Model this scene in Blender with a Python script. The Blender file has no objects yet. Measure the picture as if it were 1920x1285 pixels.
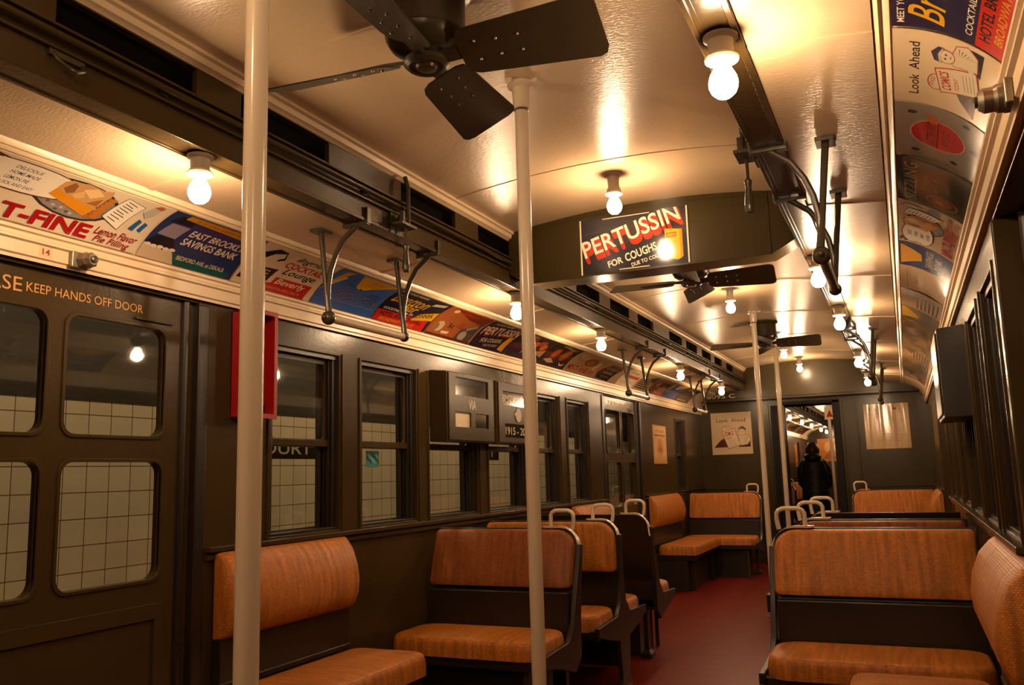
import bpy, bmesh, math, random
from mathutils import Vector, Matrix
from mathutils.geometry import tessellate_polygon
R_ = math.radians
random.seed(7)
scn = bpy.context.scene
C = scn.collection

# ------------------------------------------------------------------ camera, world, exposure
F_PX = 1614.19
YAW, PITCH, ROLL = 0.42205, 0.15159, -0.02852
CAM = Vector((1.09, 0.0, 1.22))
cy, sy, cp, sp = math.cos(YAW), math.sin(YAW), math.cos(PITCH), math.sin(PITCH)
cr, sr = math.cos(ROLL), math.sin(ROLL)
fwd = Vector((-sy * cp, cy * cp, sp)); right = Vector((cy, sy, 0)); up = right.cross(fwd)
r2 = right * cr + up * sr; u2 = up * cr - right * sr
cd = bpy.data.cameras.new('camera'); cam = bpy.data.objects.new('camera', cd); C.objects.link(cam)
cd.sensor_width = 36.0; cd.lens = 36.0 * F_PX / 1920.0; cd.clip_start = 0.02; cd.clip_end = 100
m4 = Matrix.Identity(4)
for i in range(3):
    m4[i][0] = r2[i]; m4[i][1] = u2[i]; m4[i][2] = -fwd[i]; m4[i][3] = CAM[i]
cam.matrix_world = m4
scn.camera = cam
w = bpy.data.worlds.new('tunnel_dark'); scn.world = w; w.use_nodes = True
w.node_tree.nodes['Background'].inputs[0].default_value = (0.010, 0.009, 0.007, 1)
w.node_tree.nodes['Background'].inputs[1].default_value = 0.15
scn.view_settings.view_transform = 'Standard'; scn.view_settings.look = 'None'
scn.view_settings.exposure = 0.0; scn.view_settings.gamma = 1.0; scn.view_settings.use_curve_mapping = False
scn.cycles.max_bounces = 10; scn.cycles.diffuse_bounces = 5; scn.cycles.glossy_bounces = 5
scn.cycles.transparent_max_bounces = 16; scn.cycles.sample_clamp_indirect = 6.0
scn.cycles.use_denoising = True
try: scn.cycles.use_light_tree = True
except Exception: pass
BULB_STRENGTH = 270.0
BULB_COLOR = (1.0, 0.66, 0.385)
# lamps of the station platform outside the left windows
def station_lamp(y):
    ld = bpy.data.lights.new('platform_lamp', 'AREA'); ld.shape = 'RECTANGLE'; ld.size = 0.3; ld.size_y = 1.6
    ld.energy = 48; ld.color = (1.0, 0.72, 0.42)
    o = bpy.data.objects.new('platform_lamp', ld); o.location = (-2.35, y, 3.3); o.rotation_euler = (0, R_(-12), 0); C.objects.link(o)
for yy in (2.6, 5.6, 8.6, 11.6): station_lamp(yy)

# ------------------------------------------------------------------ materials
MATS = {}
def lin(h):
    h = h.lstrip('#')
    out = []
    for i in (0, 2, 4):
        c = int(h[i:i + 2], 16) / 255.0
        out.append(c / 12.92 if c <= 0.04045 else ((c + 0.055) / 1.055) ** 2.4)
    return tuple(out)
def mat(name, base, rough=0.5, metal=0.0, bump=0.0, bscale=60.0, coat=0.0, vary=0.0, stretch=None, vscale=4.0, spec=0.5):
    if name in MATS: return MATS[name]
    m = bpy.data.materials.new(name); m.use_nodes = True
    nt = m.node_tree; b = nt.nodes['Principled BSDF']
    b.inputs['Base Color'].default_value = (*base, 1); b.inputs['Roughness'].default_value = rough
    b.inputs['Metallic'].default_value = metal; b.inputs['Coat Weight'].default_value = coat
    b.inputs['Specular IOR Level'].default_value = spec
    b.inputs['Coat Roughness'].default_value = 0.08
    tc = nt.nodes.new('ShaderNodeTexCoord')
    mp = nt.nodes.new('ShaderNodeMapping'); nt.links.new(tc.outputs['Object'], mp.inputs[0])
    if stretch: mp.inputs['Scale'].default_value = stretch
    if bump > 0:
        n = nt.nodes.new('ShaderNodeTexNoise'); n.inputs['Scale'].default_value = bscale; n.inputs['Detail'].default_value = 3
        nt.links.new(mp.outputs[0], n.inputs['Vector'])
        bp = nt.nodes.new('ShaderNodeBump'); bp.inputs['Strength'].default_value = bump; bp.inputs['Distance'].default_value = 0.004
        nt.links.new(n.outputs['Fac'], bp.inputs['Height']); nt.links.new(bp.outputs[0], b.inputs['Normal'])
    if vary > 0:
        n2 = nt.nodes.new('ShaderNodeTexNoise'); n2.inputs['Scale'].default_value = vscale; n2.inputs['Detail'].default_value = 5
        nt.links.new(mp.outputs[0], n2.inputs['Vector'])
        mx = nt.nodes.new('ShaderNodeMix'); mx.data_type = 'RGBA'
        mx.inputs['A'].default_value = (*[c * (1 - vary) for c in base], 1)
        mx.inputs['B'].default_value = (*[min(1, c * (1 + vary)) for c in base], 1)
        nt.links.new(n2.outputs['Fac'], mx.inputs['Factor']); nt.links.new(mx.outputs['Result'], b.inputs['Base Color'])
    MATS[name] = m
    return m
CREAM = mat('cream_enamel', (0.66, 0.495, 0.31), 0.27, bump=0.34, bscale=150, stretch=(0.35, 1, 1), vary=0.04)
TRIMC = mat('cream_trim', (0.70, 0.545, 0.345), 0.33, bump=0.12, bscale=70, vary=0.05)
GREEN = mat('dark_olive_paint', (0.052, 0.0320, 0.0105), 0.24, bump=0.12, bscale=75, vary=0.2, spec=0.22)
GREEN2 = mat('olive_paint_smooth', (0.042, 0.0285, 0.0085), 0.25, bump=0.06, bscale=40, vary=0.1, spec=0.26)
BLACKP = mat('black_brown_paint', (0.020, 0.014, 0.009), 0.32, bump=0.12, bscale=60)
FANM = mat('fan_bronze_paint', (0.030, 0.022, 0.011), 0.30, bump=0.06, bscale=80)
WHITE = mat('white_enamel', (0.70, 0.585, 0.43), 0.22, bump=0.03, bscale=30, vary=0.04)
PORC = mat('porcelain', (0.42, 0.35, 0.27), 0.35)
STEEL = mat('worn_steel', (0.30, 0.26, 0.20), 0.35, metal=0.8, bump=0.1, bscale=60, vary=0.25)
IRON = mat('painted_iron', (0.048, 0.036, 0.019), 0.26, bump=0.12, bscale=90)
RED = mat('red_box_paint', (0.34, 0.006, 0.006), 0.35, bump=0.04)
FLOOR = mat('red_linoleum', (0.145, 0.0075, 0.0035), 0.36, bump=0.10, bscale=12, vary=0.45, vscale=2.2, spec=0.3, stretch=(0.5, 5, 1))
DARK = mat('void_black', (0.004, 0.003, 0.002), 0.8, spec=0.03)
CONC = mat('tunnel_concrete', (0.035, 0.032, 0.026), 0.7, bump=0.3, bscale=8, vary=0.3)
COAT = mat('dark_puffer_fabric', (0.012, 0.010, 0.011), 0.55, bump=0.3, bscale=30)
SKIN = mat('skin', (0.42, 0.22, 0.13), 0.5)
HAIR = mat('dark_brown_hair', (0.075, 0.024, 0.014), 0.4, bump=0.5, bscale=90, stretch=(1, 1, 0.1))
JEANS = mat('dark_trousers', (0.012, 0.012, 0.016), 0.7)
def ink(h, rough=0.16):
    return mat('ink_' + h.lstrip('#') + ('' if rough == 0.16 else '_m'), lin(h), rough, coat=0.3)
def rattan(name, ca, cb, dark):
    m = bpy.data.materials.new(name); m.use_nodes = True; nt = m.node_tree; b = nt.nodes['Principled BSDF']
    uv = nt.nodes.new('ShaderNodeUVMap')
    br = nt.nodes.new('ShaderNodeTexBrick')
    br.inputs['Color1'].default_value = (*ca, 1); br.inputs['Color2'].default_value = (*cb, 1); br.inputs['Mortar'].default_value = (*dark, 1)
    br.inputs['Scale'].default_value = 1.0; br.inputs['Brick Width'].default_value = 0.0095; br.inputs['Row Height'].default_value = 0.0062
    br.inputs['Mortar Size'].default_value = 0.0010; br.inputs['Mortar Smooth'].default_value = 1.0; br.inputs['Bias'].default_value = 0.0
    nt.links.new(uv.outputs[0], br.inputs['Vector'])
    mp = nt.nodes.new('ShaderNodeMapping'); mp.inputs['Scale'].default_value = (14, 1.2, 1); nt.links.new(uv.outputs[0], mp.inputs[0])
    no = nt.nodes.new('ShaderNodeTexNoise'); no.inputs['Scale'].default_value = 3.0; no.inputs['Detail'].default_value = 6
    nt.links.new(mp.outputs[0], no.inputs['Vector'])
    rp = nt.nodes.new('ShaderNodeMapRange'); rp.inputs[1].default_value = 0.3; rp.inputs[2].default_value = 0.7; rp.inputs[3].default_value = 0.62; rp.inputs[4].default_value = 1.2
    nt.links.new(no.outputs['Fac'], rp.inputs[0])
    mul = nt.nodes.new('ShaderNodeVectorMath'); mul.operation = 'SCALE'
    nt.links.new(br.outputs['Color'], mul.inputs[0]); nt.links.new(rp.outputs[0], mul.inputs['Scale'])
    nt.links.new(mul.outputs[0], b.inputs['Base Color'])
    bp = nt.nodes.new('ShaderNodeBump'); bp.inputs['Strength'].default_value = 0.6; bp.inputs['Distance'].default_value = 0.0015; bp.invert = True
    nt.links.new(br.outputs['Fac'], bp.inputs['Height']); nt.links.new(bp.outputs[0], b.inputs['Normal'])
    b.inputs['Roughness'].default_value = 0.42; b.inputs['Specular IOR Level'].default_value = 0.4
    return m
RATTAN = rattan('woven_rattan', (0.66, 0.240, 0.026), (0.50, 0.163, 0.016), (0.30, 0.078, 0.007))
RATTAN_D = rattan('woven_rattan_dark', (0.35, 0.100, 0.016), (0.25, 0.066, 0.010), (0.14, 0.034, 0.006))  # darker rattan copy; shadow on the near left seat back is in its colour
def glass_mat():
    m = bpy.data.materials.new('window_glass'); m.use_nodes = True; nt = m.node_tree; nt.nodes.clear()
    o = nt.nodes.new('ShaderNodeOutputMaterial'); mx = nt.nodes.new('ShaderNodeMixShader')
    t = nt.nodes.new('ShaderNodeBsdfTransparent'); t.inputs[0].default_value = (0.86, 0.84, 0.78, 1)
    g = nt.nodes.new('ShaderNodeBsdfGlossy'); g.inputs['Roughness'].default_value = 0.03
    fr = nt.nodes.new('ShaderNodeFresnel'); fr.inputs[0].default_value = 1.62
    ge = nt.nodes.new('ShaderNodeNewGeometry'); sb = nt.nodes.new('ShaderNodeMath'); sb.operation = 'SUBTRACT'; sb.inputs[0].default_value = 1.0
    ml = nt.nodes.new('ShaderNodeMath'); ml.operation = 'MULTIPLY'
    nt.links.new(ge.outputs['Backfacing'], sb.inputs[1]); nt.links.new(sb.outputs[0], ml.inputs[0]); nt.links.new(fr.outputs[0], ml.inputs[1])
    nt.links.new(ml.outputs[0], mx.inputs[0]); nt.links.new(t.outputs[0], mx.inputs[1]); nt.links.new(g.outputs[0], mx.inputs[2])
    nt.links.new(mx.outputs[0], o.inputs[0]); return m
GLASS = glass_mat()
def emit_mat():
    m = bpy.data.materials.new('lit_bulb_glass'); m.use_nodes = True; nt = m.node_tree; nt.nodes.clear()
    o = nt.nodes.new('ShaderNodeOutputMaterial'); e = nt.nodes.new('ShaderNodeEmission')
    e.inputs[0].default_value = (*BULB_COLOR, 1); e.inputs[1].default_value = BULB_STRENGTH
    nt.links.new(e.outputs[0], o.inputs[0]); return m
BULB = emit_mat()
def tile_mat():
    m = bpy.data.materials.new('station_wall_tile'); m.use_nodes = True; nt = m.node_tree; b = nt.nodes['Principled BSDF']
    tc = nt.nodes.new('ShaderNodeTexCoord'); sx = nt.nodes.new('ShaderNodeSeparateXYZ'); cx = nt.nodes.new('ShaderNodeCombineXYZ')
    nt.links.new(tc.outputs['Object'], sx.inputs[0]); nt.links.new(sx.outputs['Y'], cx.inputs['X']); nt.links.new(sx.outputs['Z'], cx.inputs['Y'])
    br = nt.nodes.new('ShaderNodeTexBrick'); br.offset = 0.0
    br.inputs['Color1'].default_value = (0.62, 0.55, 0.42, 1); br.inputs['Color2'].default_value = (0.56, 0.49, 0.37, 1); br.inputs['Mortar'].default_value = (0.11, 0.07, 0.03, 1)
    br.inputs['Scale'].default_value = 1.0; br.inputs['Brick Width'].default_value = 0.154; br.inputs['Row Height'].default_value = 0.148
    br.inputs['Mortar Size'].default_value = 0.0028; br.inputs['Bias'].default_value = 0
    nt.links.new(cx.outputs[0], br.inputs['Vector']); nt.links.new(br.outputs['Color'], b.inputs['Base Color'])
    b.inputs['Roughness'].default_value = 0.25
    return m
TILE = tile_mat()

# ------------------------------------------------------------------ mesh helpers
class MB:
    def __init__(s): s.v = []; s.f = []; s.m = []
    def add(s, vs, fs, mi=0):
        o = len(s.v); s.v += [Vector(p) for p in vs]
        for f in fs: s.f.append([i + o for i in f]); s.m.append(mi)
        return s
    def box(s, x0, x1, y0, y1, z0, z1, mi=0):
        x0, x1 = sorted((x0, x1)); y0, y1 = sorted((y0, y1)); z0, z1 = sorted((z0, z1))
        return s.add([(x0, y0, z0), (x1, y0, z0), (x1, y1, z0), (x0, y1, z0), (x0, y0, z1), (x1, y0, z1), (x1, y1, z1), (x0, y1, z1)],
                     [(0, 3, 2, 1), (4, 5, 6, 7), (0, 1, 5, 4), (1, 2, 6, 5), (2, 3, 7, 6), (3, 0, 4, 7)], mi)
    def loft(s, rings, mi=0, caps=True, closed_v=False):
        n = len(rings[0]); o = len(s.v)
        for r in rings: s.v += [Vector(p) for p in r]
        k = len(rings)
        for a in range(k if closed_v else k - 1):
            b = (a + 1) % k
            for i in range(n):
                j = (i + 1) % n
                s.f.append([o + a * n + i, o + a * n + j, o + b * n + j, o + b * n + i]); s.m.append(mi)
        if caps and not closed_v:
            s.f.append([o + i for i in reversed(range(n))]); s.m.append(mi)
            s.f.append([o + (k - 1) * n + i for i in range(n)]); s.m.append(mi)
        return s
    def tube(s, path, r, n=10, mi=0, caps=True, closed=False):
        P = [Vector(p) for p in path]; k = len(P); rings = []; nrm = None
        for i in range(k):
            if closed: t = (P[(i + 1) % k] - P[i - 1])
            else: t = P[min(i + 1, k - 1)] - P[max(i - 1, 0)]
            t.normalize()
            if nrm is None:
                a = Vector((0, 0, 1)) if abs(t.z) < 0.9 else Vector((0, 1, 0))
                nrm = (a - t * a.dot(t)).normalized()
            else:
                nrm = (nrm - t * nrm.dot(t)).normalized()
            b = t.cross(nrm); rr = r[i] if isinstance(r, (list, tuple)) else r
            rings.append([P[i] + (nrm * math.cos(2 * math.pi * j / n) + b * math.sin(2 * math.pi * j / n)) * rr for j in range(n)])
        return s.loft(rings, mi, caps, closed)
    def lathe(s, prof, c, n=20, mi=0, axis='z'):
        rings = []
        for r, h in prof:
            r = max(r, 0.0004); ring = []
            for j in range(n):
                a = 2 * math.pi * j / n; p = (r * math.cos(a), r * math.sin(a), h)
                if axis == 'x': p = (h, p[0], p[1])
                elif axis == 'y': p = (p[1], h, p[0])
                ring.append((c[0] + p[0], c[1] + p[1], c[2] + p[2]))
            rings.append(ring)
        return s.loft(rings, mi)
    def sphere(s, c, r, n=14, k=8, mi=0):
        return s.lathe([(r * math.sin(math.pi * i / k), -r * math.cos(math.pi * i / k)) for i in range(k + 1)], c, n, mi)
    def prism(s, poly, lo, hi, axis='y', mi=0):
        def P(a, b, t):
            return (a, t, b) if axis == 'y' else ((t, a, b) if axis == 'x' else (a, b, t))
        return s.loft([[P(a, b, lo) for a, b in poly], [P(a, b, hi) for a, b in poly]], mi)
    def sheet(s, path, th, lo, hi, mi=0):
        """open polyline in x,z thickened away from the car and extruded along y; th is an (dx,dz) offset"""
        poly = list(path) + [(a + th[0], b + th[1]) for a, b in reversed(path)]
        n = len(path); o = len(s.v)
        for t in (lo, hi):
            for a, b in poly: s.v.append(Vector((a, t, b)))
        N = len(poly)
        for i in range(N):
            j = (i + 1) % N
            s.f.append([o + i, o + j, o + N + j, o + N + i]); s.m.append(mi)
        for base in (o, o + N):
            for i in range(n - 1):
                s.f.append([base + i, base + i + 1, base + N - 2 - i, base + N - 1 - i]); s.m.append(mi)
        return s
    def plate(s, outer, holes, fn, t0, t1, mi=0):
        """2D outline with holes, thickened from t0 to t1 by fn(a,b,t)"""
        bm = bmesh.new(); loops = [outer] + list(holes); es = []; idx = []
        for lp in loops:
            vs = [bm.verts.new((a, b, 0)) for a, b in lp]; idx.append(len(vs))
            for i in range(len(vs)): es.append(bm.edges.new((vs[i], vs[(i + 1) % len(vs)])))
        bm.verts.index_update()
        bmesh.ops.triangle_fill(bm, use_beauty=True, use_dissolve=False, edges=es)
        vv = [(v.co.x, v.co.y) for v in bm.verts]; ff = [[v.index for v in f.verts] for f in bm.faces]
        bm.free(); n = len(vv); o = len(s.v)
        for t in (t0, t1):
            for a, b in vv: s.v.append(Vector(fn(a, b, t)))
        for f in ff:
            s.f.append([o + i for i in f]); s.m.append(mi)
            s.f.append([o + n + i for i in reversed(f)]); s.m.append(mi)
        st = 0
        for k in idx:
            for i in range(k):
                a = st + i; b = st + (i + 1) % k
                s.f.append([o + a, o + b, o + n + b, o + n + a]); s.m.append(mi)
            st += k
        return s
    def build(s, name, mats, parent=None, smooth=35, bevel=0.0, seg=2, uv=False, subsurf=0):
        me = bpy.data.meshes.new(name)
        off = Vector(parent.get('_o', (0, 0, 0))) if parent is not None else Vector((0, 0, 0))
        me.from_pydata([p - off for p in s.v], [], s.f)
        if not isinstance(mats, (list, tuple)): mats = [mats]
        for m in mats: me.materials.append(m)
        for p, i in zip(me.polygons, s.m): p.material_index = i
        bm = bmesh.new(); bm.from_mesh(me); bmesh.ops.recalc_face_normals(bm, faces=bm.faces); bm.to_mesh(me); bm.free()
        if uv:
            ul = me.uv_layers.new(name='UVMap'); flip = (uv == 'y')
            for p in me.polygons:
                n = p.normal; a = max(range(3), key=lambda i: abs(n[i]))
                for li in p.loop_indices:
                    co = me.vertices[me.loops[li].vertex_index].co
                    if a == 0: q = (co.y, co.z)
                    elif a == 1: q = (co.x, co.z)
                    else: q = (co.y, co.x) if flip else (co.x, co.y)
                    ul.data[li].uv = q
        if smooth:
            me.shade_smooth(); me.set_sharp_from_angle(angle=R_(smooth))
        o = bpy.data.objects.new(name, me); C.objects.link(o)
        if parent is not None: o.parent = parent; o['_o'] = tuple(off)
        if bevel:
            b = o.modifiers.new('bevel', 'BEVEL'); b.width = bevel; b.segments = seg; b.limit_method = 'ANGLE'; b.angle_limit = R_(40); b.harden_normals = True
        if subsurf:
            b = o.modifiers.new('sub', 'SUBSURF'); b.levels = subsurf; b.render_levels = subsurf
        return o
def thing(name, label, cat, loc=(0, 0, 0), group=None):
    o = bpy.data.objects.new(name, None); C.objects.link(o); o.location = loc; o.empty_display_size = 0.05
    o['_o'] = tuple(loc); o['label'] = label; o['category'] = cat
    if group: o['group'] = group
    return o
def tag(o, label, cat, group=None):
    o['label'] = label; o['category'] = cat
    if group: o['group'] = group
    return o
def struct(o, label=None):
    o['kind'] = 'structure'
    if label: o['label'] = label
    return o
def dup(root, loc, label=None):
    r = root.copy(); C.objects.link(r); r.location = loc
    if label: r['label'] = label
    for ch in list(root.children):
        c = ch.copy(); C.objects.link(c); c.parent = r
        for g in list(ch.children):
            d = g.copy(); C.objects.link(d); d.parent = c
    return r
def rrect(a0, a1, b0, b1, r, n=5):
    out = []
    for ca, cb, st in ((a1 - r, b1 - r, 0), (a0 + r, b1 - r, 90), (a0 + r, b0 + r, 180), (a1 - r, b0 + r, 270)):
        for i in range(n + 1):
            t = R_(st + 90 * i / n); out.append((ca + r * math.cos(t), cb + r * math.sin(t)))
    return out
def rect(a0, a1, b0, b1): return [(a0, b0), (a1, b0), (a1, b1), (a0, b1)]

# ---- lettering
_tc = {}
def text2d(body, shear=0.0, bold=0.0):
    key = (body, shear, bold)
    if key in _tc: return _tc[key]
    cu = bpy.data.curves.new('lettering', 'FONT'); cu.body = body; cu.shear = shear; cu.offset = bold; cu.resolution_u = 3
    ob = bpy.data.objects.new('lettering', cu); C.objects.link(ob)
    dg = bpy.context.evaluated_depsgraph_get(); dg.update()
    me = ob.evaluated_get(dg).to_mesh()
    vs = [(v.co.x, v.co.y) for v in me.vertices]; me.calc_loop_triangles()
    ts = [tuple(t.vertices) for t in me.loop_triangles]
    ob.evaluated_get(dg).to_mesh_clear(); bpy.data.objects.remove(ob); bpy.data.curves.remove(cu)
    x0 = min(v[0] for v in vs); x1 = max(v[0] for v in vs); y0 = min(v[1] for v in vs); y1 = max(v[1] for v in vs)
    _tc[key] = ([((a - x0) / (x1 - x0), (b - y0) / (y1 - y0)) for a, b in vs], ts)
    return _tc[key]
def clip(poly, v, keep_above):
    out = []
    for i in range(len(poly)):
        a, b = poly[i], poly[(i + 1) % len(poly)]
        ia = (a[1] >= v) == keep_above or a[1] == v; ib = (b[1] >= v) == keep_above or b[1] == v
        if ia: out.append(a)
        if ia != ib:
            t = (v - a[1]) / (b[1] - a[1]); out.append((a[0] + (b[0] - a[0]) * t, v))
    return out
class Card:
    """a printed card: S(u,v,off) maps metres on the card to the place where it hangs"""
    def __init__(s, W, H, S, base, th=0.0015, bands=1, rough=0.16, cols=0):
        s.W, s.H, s.S, s.rough, s.bands = W, H, S, rough, bands
        s.mb = MB(); s.mats = [ink(base, rough)]; s.idx = {base: 0}; s.layer = 0
        n = max(1, bands); vs = []; fs = []
        for q in range(cols):                                  # rippled sheet: extra columns in front of the slab
            a, b = W * q / cols, W * (q + 1) / cols; s.mb.add([S(a, 0, 0.0002), S(b, 0, 0.0002), S(b, H, 0.0002), S(a, H, 0.0002)], [(0, 1, 2, 3)], 0)
        for off in (0.0, -th):
            for i in range(n + 1):
                for u in (0, W): vs.append(S(u, H * i / n, off))
        k = 2 * (n + 1)
        for i in range(n):
            fs += [(2 * i, 2 * i + 1, 2 * i + 3, 2 * i + 2), (k + 2 * i, k + 2 * i + 2, k + 2 * i + 3, k + 2 * i + 1)]
            for q in (0, 1): fs.append((2 * i + q, 2 * i + 2 + q, k + 2 * i + 2 + q, k + 2 * i + q))
        fs += [(0, 1, k + 1, k), (2 * n, 2 * n + 1, k + 2 * n + 1, k + 2 * n)]
        s.mb.add(vs, fs, 0)
    def _mi(s, col):
        if col not in s.idx: s.idx[col] = len(s.mats); s.mats.append(ink(col, s.rough))
        return s.idx[col]
    def tris(s, tl, col):
        mi = s._mi(col); s.layer += 1; off = 0.000035 * s.layer + 0.0002
        for t in tl:
            parts = [t]
            if s.bands > 1:
                parts = []; lo = min(p[1] for p in t); hi = max(p[1] for p in t); st = s.H / s.bands
                for k in range(int(math.floor(lo / st)), int(math.floor(hi / st)) + 1):
                    q = list(t)
                    if lo < k * st: q = clip(q, k * st, True)
                    if len(q) >= 3 and hi > (k + 1) * st: q = clip(q, (k + 1) * st, False)
                    if len(q) >= 3: parts.append(q)
            for q in parts: s.mb.add([s.S(a, b, off) for a, b in q], [list(range(len(q)))], mi)
    def poly(s, pts, col):
        P = [(max(0.0, min(1.0, a)) * s.W, max(0.0, min(1.0, b)) * s.H) for a, b in pts]
        tl = [[P[i] for i in t] for t in tessellate_polygon([[Vector((a, b, 0)) for a, b in P]])]
        s.tris(tl, col)
    def r(s, a0, b0, a1, b1, col): s.poly([(a0, b0), (a1, b0), (a1, b1), (a0, b1)], col)
    def e(s, cu, cv, ru, rv, col, rot=0, n=18):
        c, q = math.cos(R_(rot)), math.sin(R_(rot)); k = s.W / s.H
        pts = []
        for i in range(n):
            x = ru * k * math.cos(2 * math.pi * i / n); y = rv * math.sin(2 * math.pi * i / n)
            pts.append((cu + (x * c - y * q) / k, cv + x * q + y * c))
        s.poly(pts, col)
    def t(s, body, a0, b0, w, h, col, shear=0.0, bold=0.0, rot=0, arc=0):
        vs, ts = text2d(body, shear, bold); c, q = math.cos(R_(rot)), math.sin(R_(rot)); P = []
        for a, b in vs:
            x = a * w * s.W; y = b * h * s.H + arc * (a ** 2) * s.H
            P.append((min(s.W, max(0, a0 * s.W + x * c - y * q)), min(s.H, max(0, b0 * s.H + x * q + y * c))))
        s.tris([[P[i] for i in t] for t in ts], col)
    def build(s, name, parent=None): return s.mb.build(name, s.mats, parent, smooth=30)
def letters(mb, body, S, a0, b0, w, h, mi=0, shear=0, bold=0):
    vs, ts = text2d(body, shear, bold)
    mb.add([S(a0 + a * w, b0 + b * h) for a, b in vs], [list(t) for t in ts], mi)

# ------------------------------------------------------------------ dimensions
Y0, Y1 = -1.6, 11.6            # inside of this car
WX = 1.38                      # side wall face
ZC = 1.925                     # lower edge of cornice
BULB_Y = [1.90, 4.25, 5.70, 8.05, 10.05]
def bez(p0, p1, p2, t): return tuple((1 - t) ** 2 * a + 2 * t * (1 - t) * b + t * t * c for a, b, c in zip(p0, p1, p2))
RK0, RKC, RK1 = (1.345, 2.027), (1.268, 2.130), (1.142, 2.162)
rack = [bez(RK0, RKC, RK1, i / 12) for i in range(13)]
def rack_norm(t):
    a = bez(RK0, RKC, RK1, min(1, t + 0.01)); b = bez(RK0, RKC, RK1, max(0, t - 0.01))
    dx, dz = a[0] - b[0], a[1] - b[1]; l = math.hypot(dx, dz); return (dz / l * -1.0, dx / l)   # points to car axis / down
def rack_point(side, t, off):
    t = max(0, min(1, t)); p = bez(RK0, RKC, RK1, t); n = rack_norm(t)
    if n[0] > 0 or (n[0] == 0 and n[1] > 0): n = (-n[0], -n[1])
    if n[1] > 0: n = (-n[0], -n[1])
    return side * (p[0] + n[0] * off), p[1] + n[1] * off

# ------------------------------------------------------------------ structure: this car
def carpt(pts, sd): return [(sd * a, b) for a, b in pts]
CEIL = [(-0.705 + 1.41 * i / 14, 2.488 + 0.055 * (1 - ((i - 7) / 7) ** 2)) for i in range(15)]
def car_shell(y0, y1, ns):
    mb = MB(); mb.sheet(CEIL, (0, 0.02), y0, y1)
    for sd in (-1, 1): mb.sheet(carpt([(0.83, 2.214), (1.105, 2.186)], sd), (0, 0.02), y0, y1)
    yy = y0 + 0.8
    while yy < y1:                                            # carlines across the ceiling
        mb.sheet([(a, b - 0.003) for a, b in CEIL], (0, 0.003), yy, yy + 0.012)
        for sd in (-1, 1): mb.sheet(carpt([(0.83, 2.211), (1.105, 2.183)], sd), (0, 0.004), yy, yy + 0.02)
        yy += 1.4
    struct(mb.build('ceiling' + ns, CREAM))
    k = 1
    for sd, nm in ((-1, 'left'), (1, 'right')):
        # cornice board with beads
        mb = MB()
        prof = [(1.345, 2.027), (1.338, 2.022), (1.338, 2.012), (1.348, 2.008), (1.348, 1.997), (1.341, 1.992), (1.341, 1.984), (1.352, 1.980), (1.352, 1.940), (1.360, 1.936), (1.360, ZC), (1.44, ZC + 0.02), (1.44, 2.03)]
        mb.prism(carpt(prof, sd), y0, y1)
        struct(mb.build('trim_cornice_' + nm + ns, TRIMC))
        mb = MB()
        prof = [(1.112, 2.178), (1.118, 2.170), (1.126, 2.174), (1.132, 2.166), (1.140, 2.162), (1.146, 2.166), (1.15, 2.2), (1.105, 2.205)]
        mb.prism(carpt(prof, sd), y0, y1)
        struct(mb.build('trim_rack_moulding_' + nm + ns, TRIMC))
        mb = MB(); mb.sheet([rack_point(sd, i / 12, -0.003) for i in range(13)], (sd * 0.015, 0.015), y0, y1)
        struct(mb.build('trim_rack_back_' + nm + ns, TRIMC))
        # ceiling edge strip
        mb = MB()
        mb.prism(carpt([(0.700, 2.490), (0.700, 2.478), (0.712, 2.474), (0.716, 2.456), (0.728, 2.452), (0.735, 2.446), (0.76, 2.446), (0.76, 2.50)], sd), y0, y1)
        struct(mb.build('trim_ceiling_edge_' + nm + ns, TRIMC))
        # girder: soffit, inner face with vents, outer lip
        vents = [(1.36, 1.83), (2.02, 2.48), (2.98, 3.46), (3.70, 4.16), (5.10, 5.56), (5.80, 6.26), (6.50, 6.96), (7.50, 7.97), (8.15, 8.62), (8.86, 9.30), (9.50, 9.92), (10.2, 10.62)]
        vents = [(-1.2, -0.7), (-0.35, 0.1), (0.5, 0.95)] + vents if y0 < 0 else [(a + 12.6, b + 12.6) for a, b in vents]
        vents = [v for v in vents if v[0] > y0 + 0.1 and v[1] < y1 - 0.1]
        mb = MB()
        mb.plate(rect(y0, y1, 2.207, 2.447), [rect(a, b, 2.352, 2.442) for a, b in vents], lambda a, b, t: (sd * t, a, b), 0.737, 0.757)
        mb.box(sd * 0.7385, sd * 0.825, y0, y1, 2.2075, 2.222)
        mb.box(sd * 0.813, sd * 0.829, y0, y1, 2.203, 2.225)
        mb.box(sd * 0.731, sd * 0.745, y0, y1, 2.203, 2.216)
        mb.box(sd * 0.708, sd * 0.74, y0, y1, 2.338, 2.346); mb.box(sd * 0.72, sd * 0.74, y0, y1, 2.285, 2.293)
        struct(mb.build('trim_girder_' + nm + ns, GREEN, bevel=0.002))
        mb = MB(); mb.box(sd * 0.80, sd * 0.82, y0, y1, 2.23, 2.47); struct(mb.build('trim_vent_duct_' + nm + ns, DARK))  # black backing, the darkness inside the vent openings is put into its colour
car_shell(Y0, Y1, '')

mb = MB(); mb.box(-1.5, 1.5, Y0 - 0.1, Y1 + 0.05, -0.05, 0.0)
struct(mb.build('floor', FLOOR))

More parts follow.
